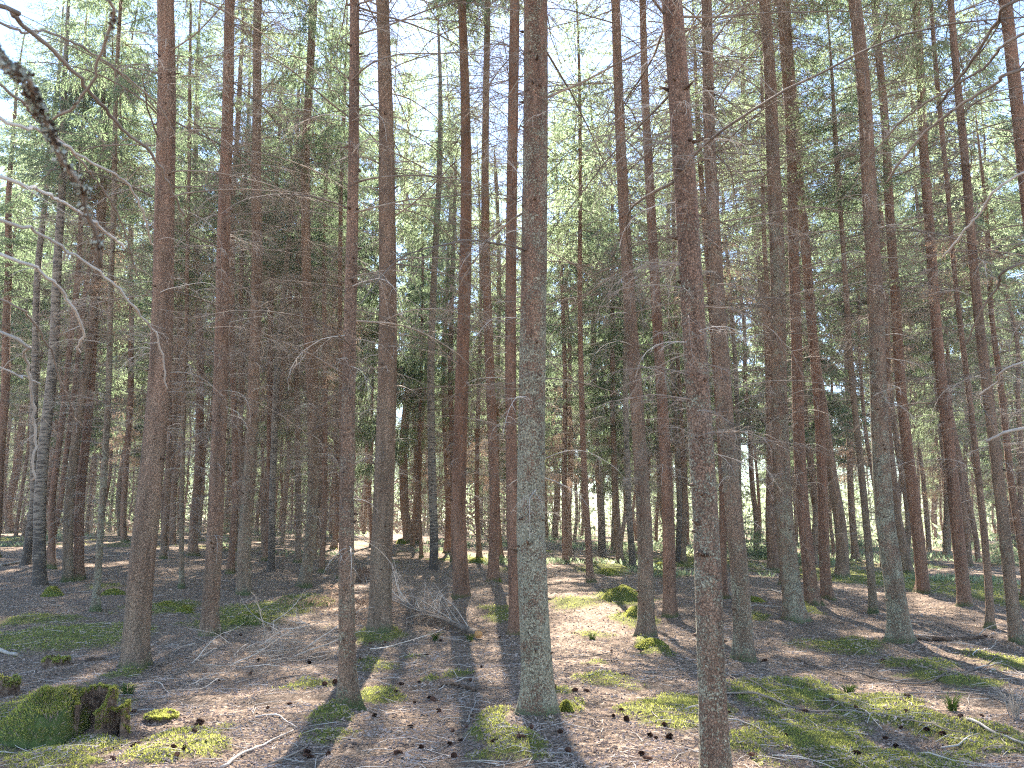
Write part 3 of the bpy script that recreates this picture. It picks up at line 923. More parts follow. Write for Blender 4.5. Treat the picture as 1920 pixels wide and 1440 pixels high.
for (bx, by, tx, ty, wl, wt, kd, li, rd, cz, lab) in mid_tab:
    T(bx, by, tx, ty, wl, 950, wt, lab, G2, kind=kd, lichen=li, red=rd, crown_z=cz - (1.5 if 820 < bx < 1300 else 0),
      wide=1.12 if 780 < bx < 1320 and by > 1045 else 1.0, thin=((wl < 10 or kd == 'birch') and not 780 < bx < 1320), H=None if wl > 12 else 15)

# ---- the forest behind: copies of a few model trees
BINS = [(-9e9, 250, 'left of the thick red-brown spruce'), (250, 440, 'between the thick red-brown spruce and the slim dark red one'),
        (440, 690, 'left of the brown spruce by the fallen log'), (690, 860, 'between the fallen-log spruce and the dark flared one'),
        (860, 1000, 'just left of the thickest lichen-covered trunk'), (1000, 1170, 'in the gap right of the thickest trunk'),
        (1170, 1300, 'behind the split-footed spruce and the nearest trunk'), (1300, 1460, 'behind the grey lichened spruce'),
        (1460, 1600, 'behind the tight row of three'), (1600, 1730, 'behind the pale-footed grey spruce'), (1730, 9e9, 'behind the leaning stems near the right edge')]
protos = []
PR = np.random.default_rng(77)
for i in range(12):
    H = PR.uniform(15, 21); r0 = PR.uniform(0.055, 0.13)
    low = i >= 6
    me = trunk_mesh(PR, H, r0, r0 * 0.55, 9, 10, False, False, 0.8, 1.5)
    protos.append((me, H, low, PR.uniform(3, 5.5) if low else PR.uniform(7, 10), DEADZ[i % 6], FARC[i % 4]))
occ = [t[1][:2] for t in TREES]
cnt = 0
tries = 0
while cnt < 222 and tries < 9000:
    tries += 1
    y = 25 + (84 - 25) * PR.random() ** 0.92
    xw = 0.70 * y
    x = PR.uniform(-xw, xw)
    px = 960 + x / y * F_PX
    if any((x - o[0]) ** 2 + (y - o[1]) ** 2 < 1.8 ** 2 for o in occ): continue
    # thinner wood towards the bright clearing in the middle and on the right
    if 1540 < px < 1640 and y > 34: continue
    if 690 < px < 780 and y > 42: continue
    if 850 < px < 1060 and y < 40: continue
    if 1090 < px < 1150 and y > 40: continue
    if px > 1000 and y > 60 and PR.random() < 0.5: continue
    right = px > 1000
    low = PR.random() < (0.34 if right else 0.14)
    ch = [p for p in protos if p[2] == low]
    me, H, lw, cz, dz, cr = ch[PR.integers(len(ch))]
    s = PR.uniform(0.85, 1.12)
    bn = [b for b in BINS if b[0] <= px < b[1]][0]
    z = float(gz(x, y)) - 0.05
    q = Quaternion((1, PR.normal(0, 0.012), PR.normal(0, 0.012), 0))
    dist_word = 'far' if y > 55 else 'background'
    e = empty('spruce_tree', (x, y, z), '%s spruce %s' % (dist_word, bn[2]), 'spruce tree', '%s spruces %s' % (dist_word, bn[2]), q)
    e.scale = (s, s, s)
    t = obj('trunk', me, e, rot=(0, 0, PR.uniform(0, 6.28))); t['lichen'] = float(PR.uniform(.1, .45)); t['red'] = float(PR.uniform(.3, .9))
    dz0 = 0.9
    s2 = (cz + 1 - dz0) / 9
    obj('dead_branches', dz, e, (0, 0, dz0), (0, 0, PR.uniform(0, 6.28)), (1, 1, s2))
    obj('crown', cr, e, (0, 0, cz), (0, 0, PR.uniform(0, 6.28)), (1, 1, (H + 0.3 - cz) / 12))
    occ.append((x, y)); cnt += 1

# ---- the closed wood beyond
DF = Buf()
dr = np.random.default_rng(5)
for i in range(380):
    y = dr.uniform(80, 150); x = (dr.uniform(-0.75, 0.75) if i < 230 else dr.uniform(-.72, .05)) * y
    z0 = float(gz0(x, y)) - 0.1; H = dr.uniform(15, 22)
    tube(DF, np.array([[x, y, z0], [x + dr.normal(0, .1), y, z0 + H * .5], [x, y, z0 + H]]), [dr.uniform(.09, .15), .09, .02], 6, 0, cap=False)
    n = 1500
    cz = dr.uniform(0.3, 5)
    f = dr.random(n) ** 1.2
    rr = (2.6 * (1 - f) ** 0.8 + 0.1) * np.sqrt(dr.random(n)) * dr.uniform(.8, 1.15)
    th = dr.random(n) * 2 * PI
    p = np.stack([x + rr * np.cos(th), y + rr * np.sin(th), z0 + cz + f * (H - cz) - rr * 0.25], -1)
    d = np.stack([np.cos(th), np.sin(th), -0.9 + 0 * th], -1) + dr.normal(0, .4, (n, 3)); d /= np.linalg.norm(d, axis=1)[:, None]
    a = np.cross(d, dr.normal(0, 1, (n, 3))); a /= np.linalg.norm(a, axis=1)[:, None]
    L = dr.uniform(.25, .5, n)[:, None]; W = dr.uniform(.04, .08, n)[:, None]
    v = np.stack([p, p + d * L * .45 + a * W, p + d * L, p + d * L * .45 - a * W], 1)
    DF.add(v.reshape(-1, 3), None, np.arange(n * 4).reshape(-1, 4), 1 + (i % 2))
n = 44000
y = 58 + 80 * dr.random(n) ** 1.2; x = dr.uniform(-.75, .75, n) * y
k_ = fbm(x * .12, y * .12, 90, 3) > .38; x = x[k_]; y = y[k_]; n = len(x)
hh = dr.random(n) ** 1.5 * 4.5
p = np.stack([x, y, gz0(x, y) + hh], -1)
d = dr.normal(0, .6, (n, 3)); d[:, 2] += .3; d /= np.linalg.norm(d, axis=1)[:, None]
a = np.cross(d, dr.normal(0, 1, (n, 3))); a /= np.linalg.norm(a, axis=1)[:, None]
L = dr.uniform(.3, .7, n)[:, None]; W = dr.uniform(.05, .12, n)[:, None]
v = np.stack([p, p + d * L * .45 + a * W, p + d * L, p + d * L * .45 - a * W], 1)
DF.add(v[x > 2].reshape(-1, 3), None, np.arange(int((x > 2).sum()) * 4).reshape(-1, 4), 2)
DF.add(v[x <= 2].reshape(-1, 3), None, np.arange(int((x <= 2).sum()) * 4).reshape(-1, 4), 3)
o = obj('distant_forest', DF.mesh('distant_forest', [M_BARK, M_NEEDLE, M_NEEDLE2, M_TWIG]))
tag(o, 'distant closed wood of spruces beyond the last trunks', 'forest', kind='stuff')

# ------------------------------------------------------------------ things lying on the forest floor
DR = np.random.default_rng(42)


def gp(px, py):
    p = px_ground(px, py); p[2] = float(gz(p[0], p[1])); return p


def resample(p, n):
    p = np.asarray(p, float)
    d = np.concatenate([[0], np.cumsum(np.linalg.norm(np.diff(p, axis=0), axis=1))])
    s = np.linspace(0, d[-1], n)
    # smooth by a Catmull-like cubic through the points
    out = np.zeros((n, 3))
    for j, x in enumerate(s):
        i = min(max(int(np.searchsorted(d, x)) - 1, 0), len(p) - 2)
        t = (x - d[i]) / (d[i + 1] - d[i] + 1e-9)
        a = p[max(i - 1, 0)]; b = p[i]; c = p[i + 1]; e = p[min(i + 2, len(p) - 1)]
        out[j] = 0.5 * ((2 * b) + (-a + c) * t + (2 * a - 5 * b + 4 * c - e) * t * t + (-a + 3 * b - 3 * c + e) * t ** 3)
    return out


def blades(points, hgt, wid, lean=0.5, rng=DR, mats=None, name='moss', up=None):
    """many small pointed leaves standing at the points"""
    n = len(points)
    h = hgt * rng.uniform(0.5, 1.3, n)[:, None]; w = wid * rng.uniform(0.6, 1.3, n)[:, None]
    d = rng.normal(0, lean, (n, 3)); d[:, 2] = 1
    if up is not None: d = up + rng.normal(0, lean, (n, 3))
    d /= np.linalg.norm(d, axis=1)[:, None]
    a = np.cross(d, rng.normal(0, 1, (n, 3))); a /= np.linalg.norm(a, axis=1)[:, None]
    v = np.stack([points - a * w * .4, points + d * h * .5 - a * w, points + d * h, points + d * h * .5 + a * w], 1)
    b = Buf(); b.add(v.reshape(-1, 3), None, np.arange(n * 4).reshape(-1, 4))
    return b.mesh(name, mats or [M_MOSS])


def scatter(n, y0, y1, wide=0.72):
    """floor points, density falling with the square of the distance"""
    y = 1 / (1 / y0 + (1 / y1 - 1 / y0) * DR.random(n))
    x = DR.uniform(-wide, wide, n) * (y + 0.5)
    return x, y


# loose litter: needles, bark flakes, bits of leaf
x, y = scatter(90000, 3.6, 26)
keep = fbm(x * 1.5, y * 1.5, 61, 3) > 0.30
x = x[keep]; y = y[keep]; n = len(x)
z = gz(x, y)
p = np.stack([x, y, z + 0.004], -1)
th = DR.uniform(0, 2 * PI, n)
sc_ = (0.7 + y / 14)[:, None]
flake = DR.random(n) < 0.45
L = np.where(flake, DR.uniform(.006, .016, n), DR.uniform(.015, .05, n))[:, None] * sc_
W = np.where(flake, DR.uniform(.004, .011, n), DR.uniform(.0010, .0022, n))[:, None] * sc_
d = np.stack([np.cos(th), np.sin(th), DR.normal(0, .25, n)], -1)
a = np.stack([-np.sin(th), np.cos(th), DR.normal(0, .5, n)], -1)
v = np.stack([p - d * L, p + a * W, p + d * L, p - a * W, p + np.array([0, 0, 1]) * W * 0.8], 1)
base = np.arange(n)[:, None] * 5
t4 = np.concatenate([base + np.array([[0, 1, 4]]), base + np.array([[1, 2, 4]]), base + np.array([[2, 3, 4]]), base + np.array([[3, 0, 4]])])
v[:, :4, 2] -= 0.002
lb = Buf(); lb.add(v.reshape(-1, 3), t4)
o = obj('needle_litter', lb.mesh('needle_litter', [M_LITTER]))
tag(o, 'loose brown needles, bark flakes and leaf bits strewn over the forest floor', 'litter', kind='stuff')

# thin broken twigs everywhere
tb = Buf()
x, y = scatter(3600, 4.0, 30)
for i in range(len(x)):
    l = DR.uniform(.05, .28) * (0.8 + y[i] / 20); a_ = DR.uniform(0, PI) * 0.6 + DR.choice([0, 2.2])
    zz = float(gz0(x[i], y[i]))
    pts = np.array([[0, 0, 0.0], [.5, DR.normal(0, .06), DR.uniform(0, .05)], [1, DR.normal(0, .1), DR.normal(0, .05)]]) * l
    pts = pts @ rotz(a_).T + np.array([x[i], y[i], 0])
    pts[:, 2] += gz(pts[:, 0], pts[:, 1]) + 0.006
    tube(tb, pts, [.003, .0025, .0012], 4, int(DR.random() < .4), cap=False)
o = obj('twig_litter', tb.mesh('twig_litter', [M_TWIG, M_PALE], True))
tag(o, 'countless thin broken twigs littering the forest floor', 'twigs', kind='stuff')

# moss carpet
x, y = scatter(360000, 3.6, 34)
m_ = moss_at(x, y)
k_ = m_ > 0.40 + 0.18 * DR.random(len(x))
x = x[k_]; y = y[k_]
p = np.stack([x, y, gz(x, y) - 0.003], -1)
s_ = (0.75 + y / 13)[:, None]
o = obj('moss', blades(p, 0.020 * s_, 0.0026 * s_, 0.7, name='moss'))
tag(o, 'green moss carpet in uneven patches over the needle litter', 'moss', kind='stuff')

# low bilberry-like green cover in the lighter part of the wood
x, y = scatter(60000, 17, 60)
mk = fbm(x * .30, y * .22, 71, 4)
k_ = (mk > 0.53 - 0.12 * sstep(2, 12, x) + 0.16 * sstep(-2, 6, -x)) & (y > 19 + 5 * (x < 3))
x = x[k_]; y = y[k_]
p = np.stack([x, y, gz(x, y) - 0.01], -1)
s_ = (0.6 + y / 30)[:, None]
o = obj('undergrowth', blades(p, 0.13 * s_, 0.016 * s_, 0.7, name='undergrowth', mats=[M_NEEDLE2]))
tag(o, 'low green undergrowth spreading under the farther spruces', 'undergrowth', kind='stuff')


def fallen(pxs, r0, r1, label, matl=None, twigs=0, group='sticks lying on the needle litter', name='fallen_branch', lift=0.6, dens=5):
    pts = np.array([gp(*q) for q in pxs])
    n = max(6, int(np.linalg.norm(pts[-1] - pts[0]) / 0.07))
    pts = resample(pts, n)
    pts[:, 2] = gz(pts[:, 0], pts[:, 1])
    k = np.hanning(5) + .2; k /= k.sum()
    zz = np.convolve(np.pad(pts[:, 2], 2, 'edge'), k, 'valid')
    pts[:, 2] = np.maximum(zz, pts[:, 2]) + np.linspace(r0, r1, n) * lift + np.abs(np.sin(np.linspace(0, 5, n))) * 0.012
    pts[:, :2] += DR.normal(0, .006, (n, 2))
    o0 = pts[0].copy()
    b = Buf()
    tube(b, pts - o0, np.linspace(r0, r1, n) * DR.uniform(.88, 1.12, n), 7, 0)
    Ln = float(np.linalg.norm(pts[-1] - pts[0]))
    if twigs: twigs_on(b, DR, pts - o0, Ln, max(.0015, r1 * .5), dens, twigs, 0, False, 3, 0.1)
    me = b.mesh(name, [matl or M_TWIG], True)
    o = obj(name, me, None, o0)
    tag(o, label, 'stick', group)
    return o


fallen([(1345, 1302), (1480, 1330), (1640, 1352), (1815, 1390)], .011, .004, 'longest dead branch, lying across the sunlit moss at lower right', twigs=.12)
fallen([(1360, 1262), (1440, 1308), (1510, 1348), (1600, 1358)], .009, .003, 'dead branch running down from the nearest trunk into the moss', twigs=.15)
fallen([(1600, 1262), (1700, 1282), (1800, 1268), (1920, 1222)], .010, .004, 'curved branch sweeping up towards the right edge over dark moss', twigs=.12)
fallen([(1812, 1366), (1870, 1388), (1935, 1414)], .012, .008, 'pale stick cut by the right edge of the picture', M_PALE)
fallen([(418, 1442), (470, 1408), (520, 1386), (548, 1376)], .010, .005, 'pale forked stick at the bottom edge, left of the green-footed spruce', M_PALE, .25)
fallen([(500, 1436), (560, 1412), (592, 1384)], .008, .004, 'thin brown stick beside the pale forked one at the bottom edge', None, .2)
fallen([(828, 1289), (860, 1291), (893, 1297)], .019, .014, 'short dark rotten piece of wood on bare needles left of the thickest trunk', M_WOOD)
fallen([(-5, 1226), (32, 1232)], .025, .018, 'pale broken log end at the left edge', M_PALE)
fallen([(1716, 1197), (1780, 1202), (1845, 1203)], .035, .02, 'low dark log in shade right of the pale-footed grey spruce', M_WOOD)
fallen([(1490, 1232), (1560, 1262), (1650, 1282), (1740, 1290)], .009, .003, 'branch lying on bare needles above the mossy bank', None, .15)
fallen([(1120, 1242), (1175, 1236), (1235, 1242)], .008, .003, 'thin dark branch on the needles below the split-footed spruce', None, .2)
fallen([(1040, 1238), (1100, 1232), (1160, 1222)], .006, .003, 'thin brown twig lying right of the thickest trunk at mid height', None, .2)
fallen([(880, 1356), (888, 1328), (892, 1306)], .006, .003, 'pale upright-lying twig just below the short rotten wood', M_PALE)
fallen([(1420, 1060), (1470, 1085), (1515, 1098)], .014, .007, 'pale crooked stick behind the tight row of three', M_PALE, .2)
fallen([(1440, 1105), (1490, 1120), (1530, 1122)], .012, .006, 'pale stick crossing the slope in front of the orange-brown stem', M_PALE, .2)
fallen([(0, 1062), (60, 1050), (110, 1048)], .03, .02, 'grey log lying on the shaded slope at the left edge', M_PALE)
fallen([(150, 1052), (230, 1040), (300, 1038)], .018, .008, 'pale long stick on the slope behind the thin grey-green stem', M_PALE, .15)
fallen([(280, 1262), (330, 1240), (420, 1212)], .010, .004, 'thin branch running from the thick red-brown spruce to the brush pile', None, .2)
fallen([(1000, 1255), (960, 1262), (925, 1258)], .007, .003, 'twig tucked behind the foot of the thickest trunk', None, .2)
ends = {0: 'left of the green-footed spruce', 1: 'between the green-footed and the thickest spruce', 2: 'between the thickest and the nearest spruce', 3: 'on the slope right of the nearest spruce', 4: 'far back under the trees'}
for i in range(46):
    py = DR.uniform(1130, 1430) if i < 34 else DR.uniform(1045, 1130)
    px = DR.uniform(20, 1900) if i % 2 else DR.uniform(1350, 1910)
    if 600 < px < 760 and py < 1200: continue
    if -40 < px < 240 and py > 1280: continue
    l = DR.uniform(40, 130); sl = DR.normal(0.18 if px > 1300 else 0, .25)
    zn = 4 if py < 1130 else (0 if px < 650 else 1 if px < 1010 else 2 if px < 1340 else 3)
    pale = DR.random() < .4
    fallen([(px, py), (px + l / 2, py + sl * l / 2 + DR.normal(0, 6)), (px + l, py + sl * l)], DR.uniform(.004, .009), .0025,
           'thin %s fallen branch %s' % ('pale' if pale else 'brown', ends[zn]), M_PALE if pale else None, .25, '%s twigs %s' % ('pale' if pale else 'brown', ends[zn]))

# ---- spruce cones


def cone_mesh(rng, L, r, open_):
    b = Buf()
    rows = 13; per = 8
    tube(b, np.array([[-L / 2, 0, 0], [0, 0, 0], [L / 2, 0, 0]]), [r * .5, r * .62, r * .15], 8)
    for i in range(rows):
        f = (i + .5) / rows
        rr = r * (math.sin(PI * min(1, f * 0.85 + .12)) ** .6)
        for k in range(per):
            a0 = (k + .5 * (i % 2)) * 2 * PI / per + i * .13
            x0 = -L / 2 + L * f
            c, s = math.cos(a0), math.sin(a0)
            t = np.array([0, -s, c]); nrm = np.array([0, c, s]); w = rr * .42
            q0 = np.array([x0 - L * .02, 0, 0]) + nrm * rr * .5
            tip = np.array([x0 + L * .10, 0, 0]) + nrm * rr * (0.95 + open_ * rng.uniform(.7, 1.2))
            mid = (q0 + tip) / 2 + nrm * rr * .12
            b.add([q0 - t * w * .5, q0 + t * w * .5, mid + t * w, mid - t * w, tip, mid - nrm * rr * .15], [[3, 2, 4], [0, 1, 5], [5, 2, 1], [5, 0, 3], [5, 4, 2], [5, 3, 4]], [[0, 1, 2, 3]])
    return b.mesh('spruce_cone', [M_CONE])


CM = [cone_mesh(DR, DR.uniform(.05, .08), DR.uniform(.013, .018), o_) for o_ in (.1, .25, .45, .3, .6)]
cone_px = [(1203, 1416), (851, 1421), (470, 1258), (786, 1287), (752, 1289), (812, 1312), (1078, 1302), (1100, 1302), (1171, 1264), (1219, 1383), (1230, 1388), (1255, 1385),
           (875, 1362), (864, 1390), (790, 1408), (325, 1414), (345, 1416), (262, 1402), (212, 1419), (250, 1404), (370, 1366), (375, 1360), (308, 1352), (770, 1365), (1165, 1338), (990, 1262),
           (1475, 1397), (1660, 1385), (1680, 1402), (1700, 1322), (1560, 1325)]
for i in range(80):
    cone_px.append((DR.uniform(240, 1900), 1180 + 255 * DR.random() ** .8))
for (px, py) in cone_px:
    P = gp(px, py)
    if any((P[0] - t[1][0]) ** 2 + (P[1] - t[1][1]) ** 2 < (t[3] * 1.7) ** 2 for t in TREES): continue
    zn = 0 if px < 650 else 1 if px < 1010 else 2 if px < 1340 else 3
    o = obj('spruce_cone', CM[DR.integers(5)], None, (P[0], P[1], P[2] + .016), (DR.uniform(0, 6), DR.normal(0, .15), DR.uniform(0, 6.28)), DR.uniform(.6, 1.0))
    tag(o, 'brown spruce cone lying on the litter %s' % ends[zn], 'cone', 'spruce cones %s' % ends[zn])


# ---- hummocks and stumps
def dome(rng, rx, ry, h, nu=40, nv=16, seed=0, rough=.25, m=0):
    th = np.arange(nu) * 2 * PI / nu; s = np.linspace(0, 1, nv)
    X = np.cos(th)[None] * s[:, None]; Y = np.sin(th)[None] * s[:, None]
    f = 1 + rough * (fbm(X * 2.2 + seed, Y * 2.2 + seed, seed, 3) - .5) * 2
    Z = h * ((1 - s[:, None] ** 2).clip(0) ** 1.1) * f - .03 * s[:, None] ** 3
    Z = Z + .014 * (fbm(X * 9 + seed, Y * 9, seed + 2, 2) - .5)
    e = 1 + .25 * (fbm(np.cos(th) * 1.5 + seed, np.sin(th) * 1.5, seed, 2) - .5)[None] * 2
    v = np.stack([X * rx * e, Y * ry * e, Z], -1)
    i = np.arange(nv - 1)[:, None] * nu; j = np.arange(nu)[None, :]; j2 = (j + 1) % nu
    q = np.stack([i + j, i + nu + j, i + nu + j2, i + j2], -1).reshape(-1, 4)
    return v, q


def tufts_on(v, q, n, hgt, wid, rng, cond=None):
    vv = v.reshape(-1, 3); f = q[rng.integers(len(q), size=n)]
    w = rng.dirichlet((1, 1, 1, 1), n)
    p = (vv[f] * w[:, :, None]).sum(1)
    a = vv[f[:, 1]] - vv[f[:, 0]]; c = vv[f[:, 3]] - vv[f[:, 0]]
    c2 = vv[f[:, 2]] - vv[f[:, 0]]
    nr = np.cross(a, c2); ln = np.linalg.norm(nr, axis=1)[:, None]; nr = nr / (ln + 1e-9)
    nr *= np.sign(nr[:, 2:3] + 1e-6)
    if cond is not None:
        k = cond(p); p = p[k]; nr = nr[k]
    return blades(p, hgt, wid, .45, rng, name='moss_tufts', up=nr * .8 + np.array([0, 0, .4]))


def hummock(px, py, rx, ry, h, label, seed):
    P = gp(px, py)
    P[2] -= .01
    e = empty('mossy_hummock', P, label, 'hummock', 'small mossy hummocks on the forest floor')
    v, q = dome(DR, rx, ry, h, seed=seed)
    b = Buf(); b.add(v.reshape(-1, 3), None, q)
    obj('moss_cushion', b.mesh('moss_cushion', [M_MOSSB], True), e)
    obj('moss_tufts', tufts_on(v, q, int(2500 + 16000 * rx * ry), .022, .005, DR), e)


M_MOSSB = simple_mat('moss_body', (0.05, 0.065, 0.02), (0.12, 0.15, 0.04), 14, bumpd=.02)
for i, (px, py, rx, ry, h, lab) in enumerate([
    (98, 1117, .22, .16, .16, 'bright green mossy hummock below the two leaning birches'),
    (213, 1114, .26, .16, .09, 'flat mossy hummock touching the left side of the thick red-brown spruce'),
    (346, 1148, .18, .14, .10, 'dark mossy hummock between the thick red-brown and the slim dark red spruce'),
    (312, 1140, .22, .14, .07, 'low sunlit mossy hummock right of the thick red-brown spruce'),
    (895, 1057, .32, .2, .18, 'glowing mossy hummock in the bright light behind the dark flared spruce'),
    (930, 1094, .12, .1, .1, 'small dark mossy lump at the foot of the red spruce with the clear shadow'),
    (1168, 1126, .42, .3, .22, 'large sunlit yellow-green mossy boulder left of the split-footed spruce'),
    (1196, 1160, .25, .2, .13, 'mossy hummock just under the sunlit boulder'),
    (1140, 1078, .3, .22, .16, 'shaded mossy hummock beside the lone thin red stem'),
    (1240, 1066, .35, .2, .18, 'mossy hummock behind the straight reddish spruce'),
    (1062, 1342, .065, .06, .065, 'fist-sized mossy lump right of the thickest trunk foot'),
    (470, 1170, .28, .16, .12, 'mossy hummock with a dark hollow right of the slim dark red spruce'),
    (1224, 1216, .2, .14, .06, 'brownish mossy cushion at the foot of the split-footed spruce'),
    (1330, 1120, .2, .15, .1, 'small mossy hummock left of the vivid red stem'),
    (1410, 1128, .25, .14, .07, 'flat mossy cushion behind the grey lichened spruce'),
    (752, 1020, .3, .2, .25, 'mossy hummock in the far light left of the far red pair'),
]): hummock(px, py, rx, ry, h, lab, i * 3 + 1)


def stump(px, py, r, h, label, seed, moss=True, name='tree_stump'):
    rng = np.random.default_rng(seed)
    P = gp(px, py); P[2] -= .02
    e = empty(name, P, label, 'stump', 'old stumps in the forest floor')
    k = 36; rows = 9
    th = np.arange(k) * 2 * PI / k
    prof = 1 + .12 * (fbm(np.cos(th) * 3 + seed, np.sin(th) * 3, seed, 3) - .5) * 2
    top = h * (1 + .35 * (fbm(np.cos(th) * 4, np.sin(th) * 4 + seed, seed + 1, 3) - .5) * 2)
    V = []
    for i in range(rows):
        f = i / (rows - 1)
        rr = r * prof * (1 + .35 * math.exp(-f * 4)) * (1 + .04 * np.sin(th * 17 + f))
        V.append(np.stack([rr * np.cos(th), rr * np.sin(th), top * f], -1))
    for g in (.85, .6, .3, .05):
        V.append(np.stack([r * prof * g * np.cos(th), r * prof * g * np.sin(th), top * (.9 - .25 * (1 - g)) + rng.normal(0, .006, k)], -1))
    v = np.array(V); n = len(v)
    i = np.arange(n - 1)[:, None] * k; j = np.arange(k)[None, :]; j2 = (j + 1) % k
    q = np.stack([i + j, i + j2, i + k + j2, i + k + j], -1).reshape(-1, 4)
    b = Buf(); b.add(v.reshape(-1, 3), None, q)
    obj('wood', b.mesh('wood', [M_WOOD], False), e)
    if moss:
        obj('moss_tufts', tufts_on(v, q[k * 5:], 2600, .02, .0045, rng, lambda p: fbm(p[:, 0] * 14 + seed, p[:, 1] * 14, 3, 2) > .42), e)


stump(105, 1250, .125, .10, 'small dark square-looking stump left of the thick red-brown spruce', 5)
stump(178, 1240, .09, .05, 'tiny black stump remnant between the square stump and the thick red-brown spruce', 6, False)
stump(302, 1349, .115, .055, 'flat moss-topped stump on bare litter right of the hollow stump', 7)
stump(2, 1305, .13, .16, 'reddish rotten mossy stump cut by the left edge', 8)
stump(683, 1092, .16, .30, 'orange-brown torn root stump seen between the green-footed and the fallen-log spruce', 9, False)

# the hollow mossy stump with its mound
P = gp(175, 1386)
e = empty('hollow_stump', P, 'big hollow mossy stump with dark openings and a mossy mound, lower left corner', 'stump', None)
px1 = float(np.linalg.norm(P - np.array([0, 0, EYE]))) / F_PX
v, q = dome(DR, .52, .40, .27, 64, 26, seed=4, rough=.62)
v = v + np.array([-.27, .16, 0.0])
v[..., 2] -= 3.0 * np.clip(v[..., 0] + .19, 0, 1)
b = Buf(); b.add(v.reshape(-1, 3), None, q)
obj('mossy_mound', b.mesh('mossy_mound', [M_MOSSB], True), e)
v[..., 2] += .035 * (fbm(v[..., 0] * 11, v[..., 1] * 11, 12, 3) - .5)
obj('moss_tufts', tufts_on(v, q, 12000, .03, .004, DR, lambda p: (p[:, 2] > 0) & (fbm(p[:, 0] * 9, p[:, 1] * 9, 2, 3) > .33)), e)
mt = tufts_on(v, q, 2600, .035, .0022, DR, lambda p: p[:, 2] > 0); mt.materials.clear(); mt.materials.append(M_LITTER)
obj('dry_needles', mt, e)


def shell(cx, cy_, r, a0, a1, hf, thick, seed, name, ragged=.05):
    k = 44; rows = 14
    th = np.linspace(a0, a1, k)
    H_ = np.array([hf((t - a0) / (a1 - a0)) for t in th]) + ragged * (fbm(th * 5 + seed, th * 0 + .5, seed, 3) - .5) * 2
    def surf(rad, inner):
        V = []
        for i in range(rows):
            f = i / (rows - 1)
            nr = rad * (1 + .10 * (fbm(th * 3 + 0 * f, f * 3 + th * 0 + seed, seed + inner, 3) - .5) * 2 + .25 * (1 - f) ** 3 * (1 - inner)) + .006 * np.sin(th * 30 + seed)
            V.append(np.stack([cx + nr * np.cos(th), cy_ + nr * np.sin(th), -.03 + (H_ + .03) * f], -1))
        return np.array(V)
    o_, i_ = surf(r, 0), surf(r - thick, 1)
    b = Buf()
    i = np.arange(rows - 1)[:, None] * k; j = np.arange(k - 1)[None, :]
    q = np.stack([i + j, i + j + 1, i + k + j + 1, i + k + j], -1).reshape(-1, 4)
    b.add(o_.reshape(-1, 3), None, q, 0); b.add(i_.reshape(-1, 3), None, q[:, ::-1], 0)
    cap = np.concatenate([o_[-1], i_[-1]])
    jj = np.arange(k - 1)
    b.add(cap, None, np.stack([jj, jj + 1, k + jj + 1, k + jj], -1), 0)
    for s in (0, -1):
        c = np.concatenate([o_[:, s], i_[:, s]]); r_ = np.arange(rows - 1)
        b.add(c, None, np.stack([r_, r_ + 1, rows + r_ + 1, rows + r_], -1), 0)
    obj(name, b.mesh(name, [M_WOOD], False), e)
    vv = np.concatenate([o_.reshape(-1, 3), i_.reshape(-1, 3)])
    capq = np.stack([jj, jj + 1, k + jj + 1, k + jj], -1)
    obj('rim_moss', tufts_on(cap, capq, 2200, .022, .0045, DR), e)
    obj('side_moss', tufts_on(o_.reshape(-1, 3), q, 3000, .018, .0042, DR, lambda p: fbm(p[:, 0] * 16 + seed, p[:, 2] * 12 + p[:, 1] * 9, 8, 2) > .50), e)


# tall back wall curving round both sides, open to the front
shell(-.06, .10, .13, -1.05, 4.0, lambda t: (.12 + .16 * min(1, t * 5)) * (1 - .35 * max(0, t - .75) * 4), .03, 3, 'stump_wall')
shell(.13, .08, .065, -.9, 3.3, lambda t: .165 + .03 * math.sin(t * 6), .02, 9, 'stump_fragment', .03)
b = Buf(); vv, qq = dome(DR, .14, .14, .03, 24, 8, seed=9); b.add((vv + np.array([-.03, .12, .0])).reshape(-1, 3), None, qq)
obj('rotten_core', b.mesh('rotten_core', [M_WOOD]), e)


# ---- brush pile, fallen trunk
def brush(px, py, n, spread, label, lib, hgt, seed, cat='brush pile'):
    rng = np.random.default_rng(seed)
    P = gp(px, py)
    e = empty('brush_pile', P, label, cat, 'heaps of dead brushwood')
    for i in range(n):
        ox = rng.normal(0, spread[0]); oy = rng.normal(0, spread[1])
        zz = float(gz(P[0] + ox, P[1] + oy)) - P[2] + rng.uniform(.01, hgt)
        obj('dead_branch', lib[rng.integers(len(lib))], e, (ox, oy, zz), (rng.uniform(0, 6), rng.normal(-.05, .22), rng.choice([rng.uniform(0, 6.28), rng.normal(.7, .4)])), rng.uniform(.35, .65))
    return e, P


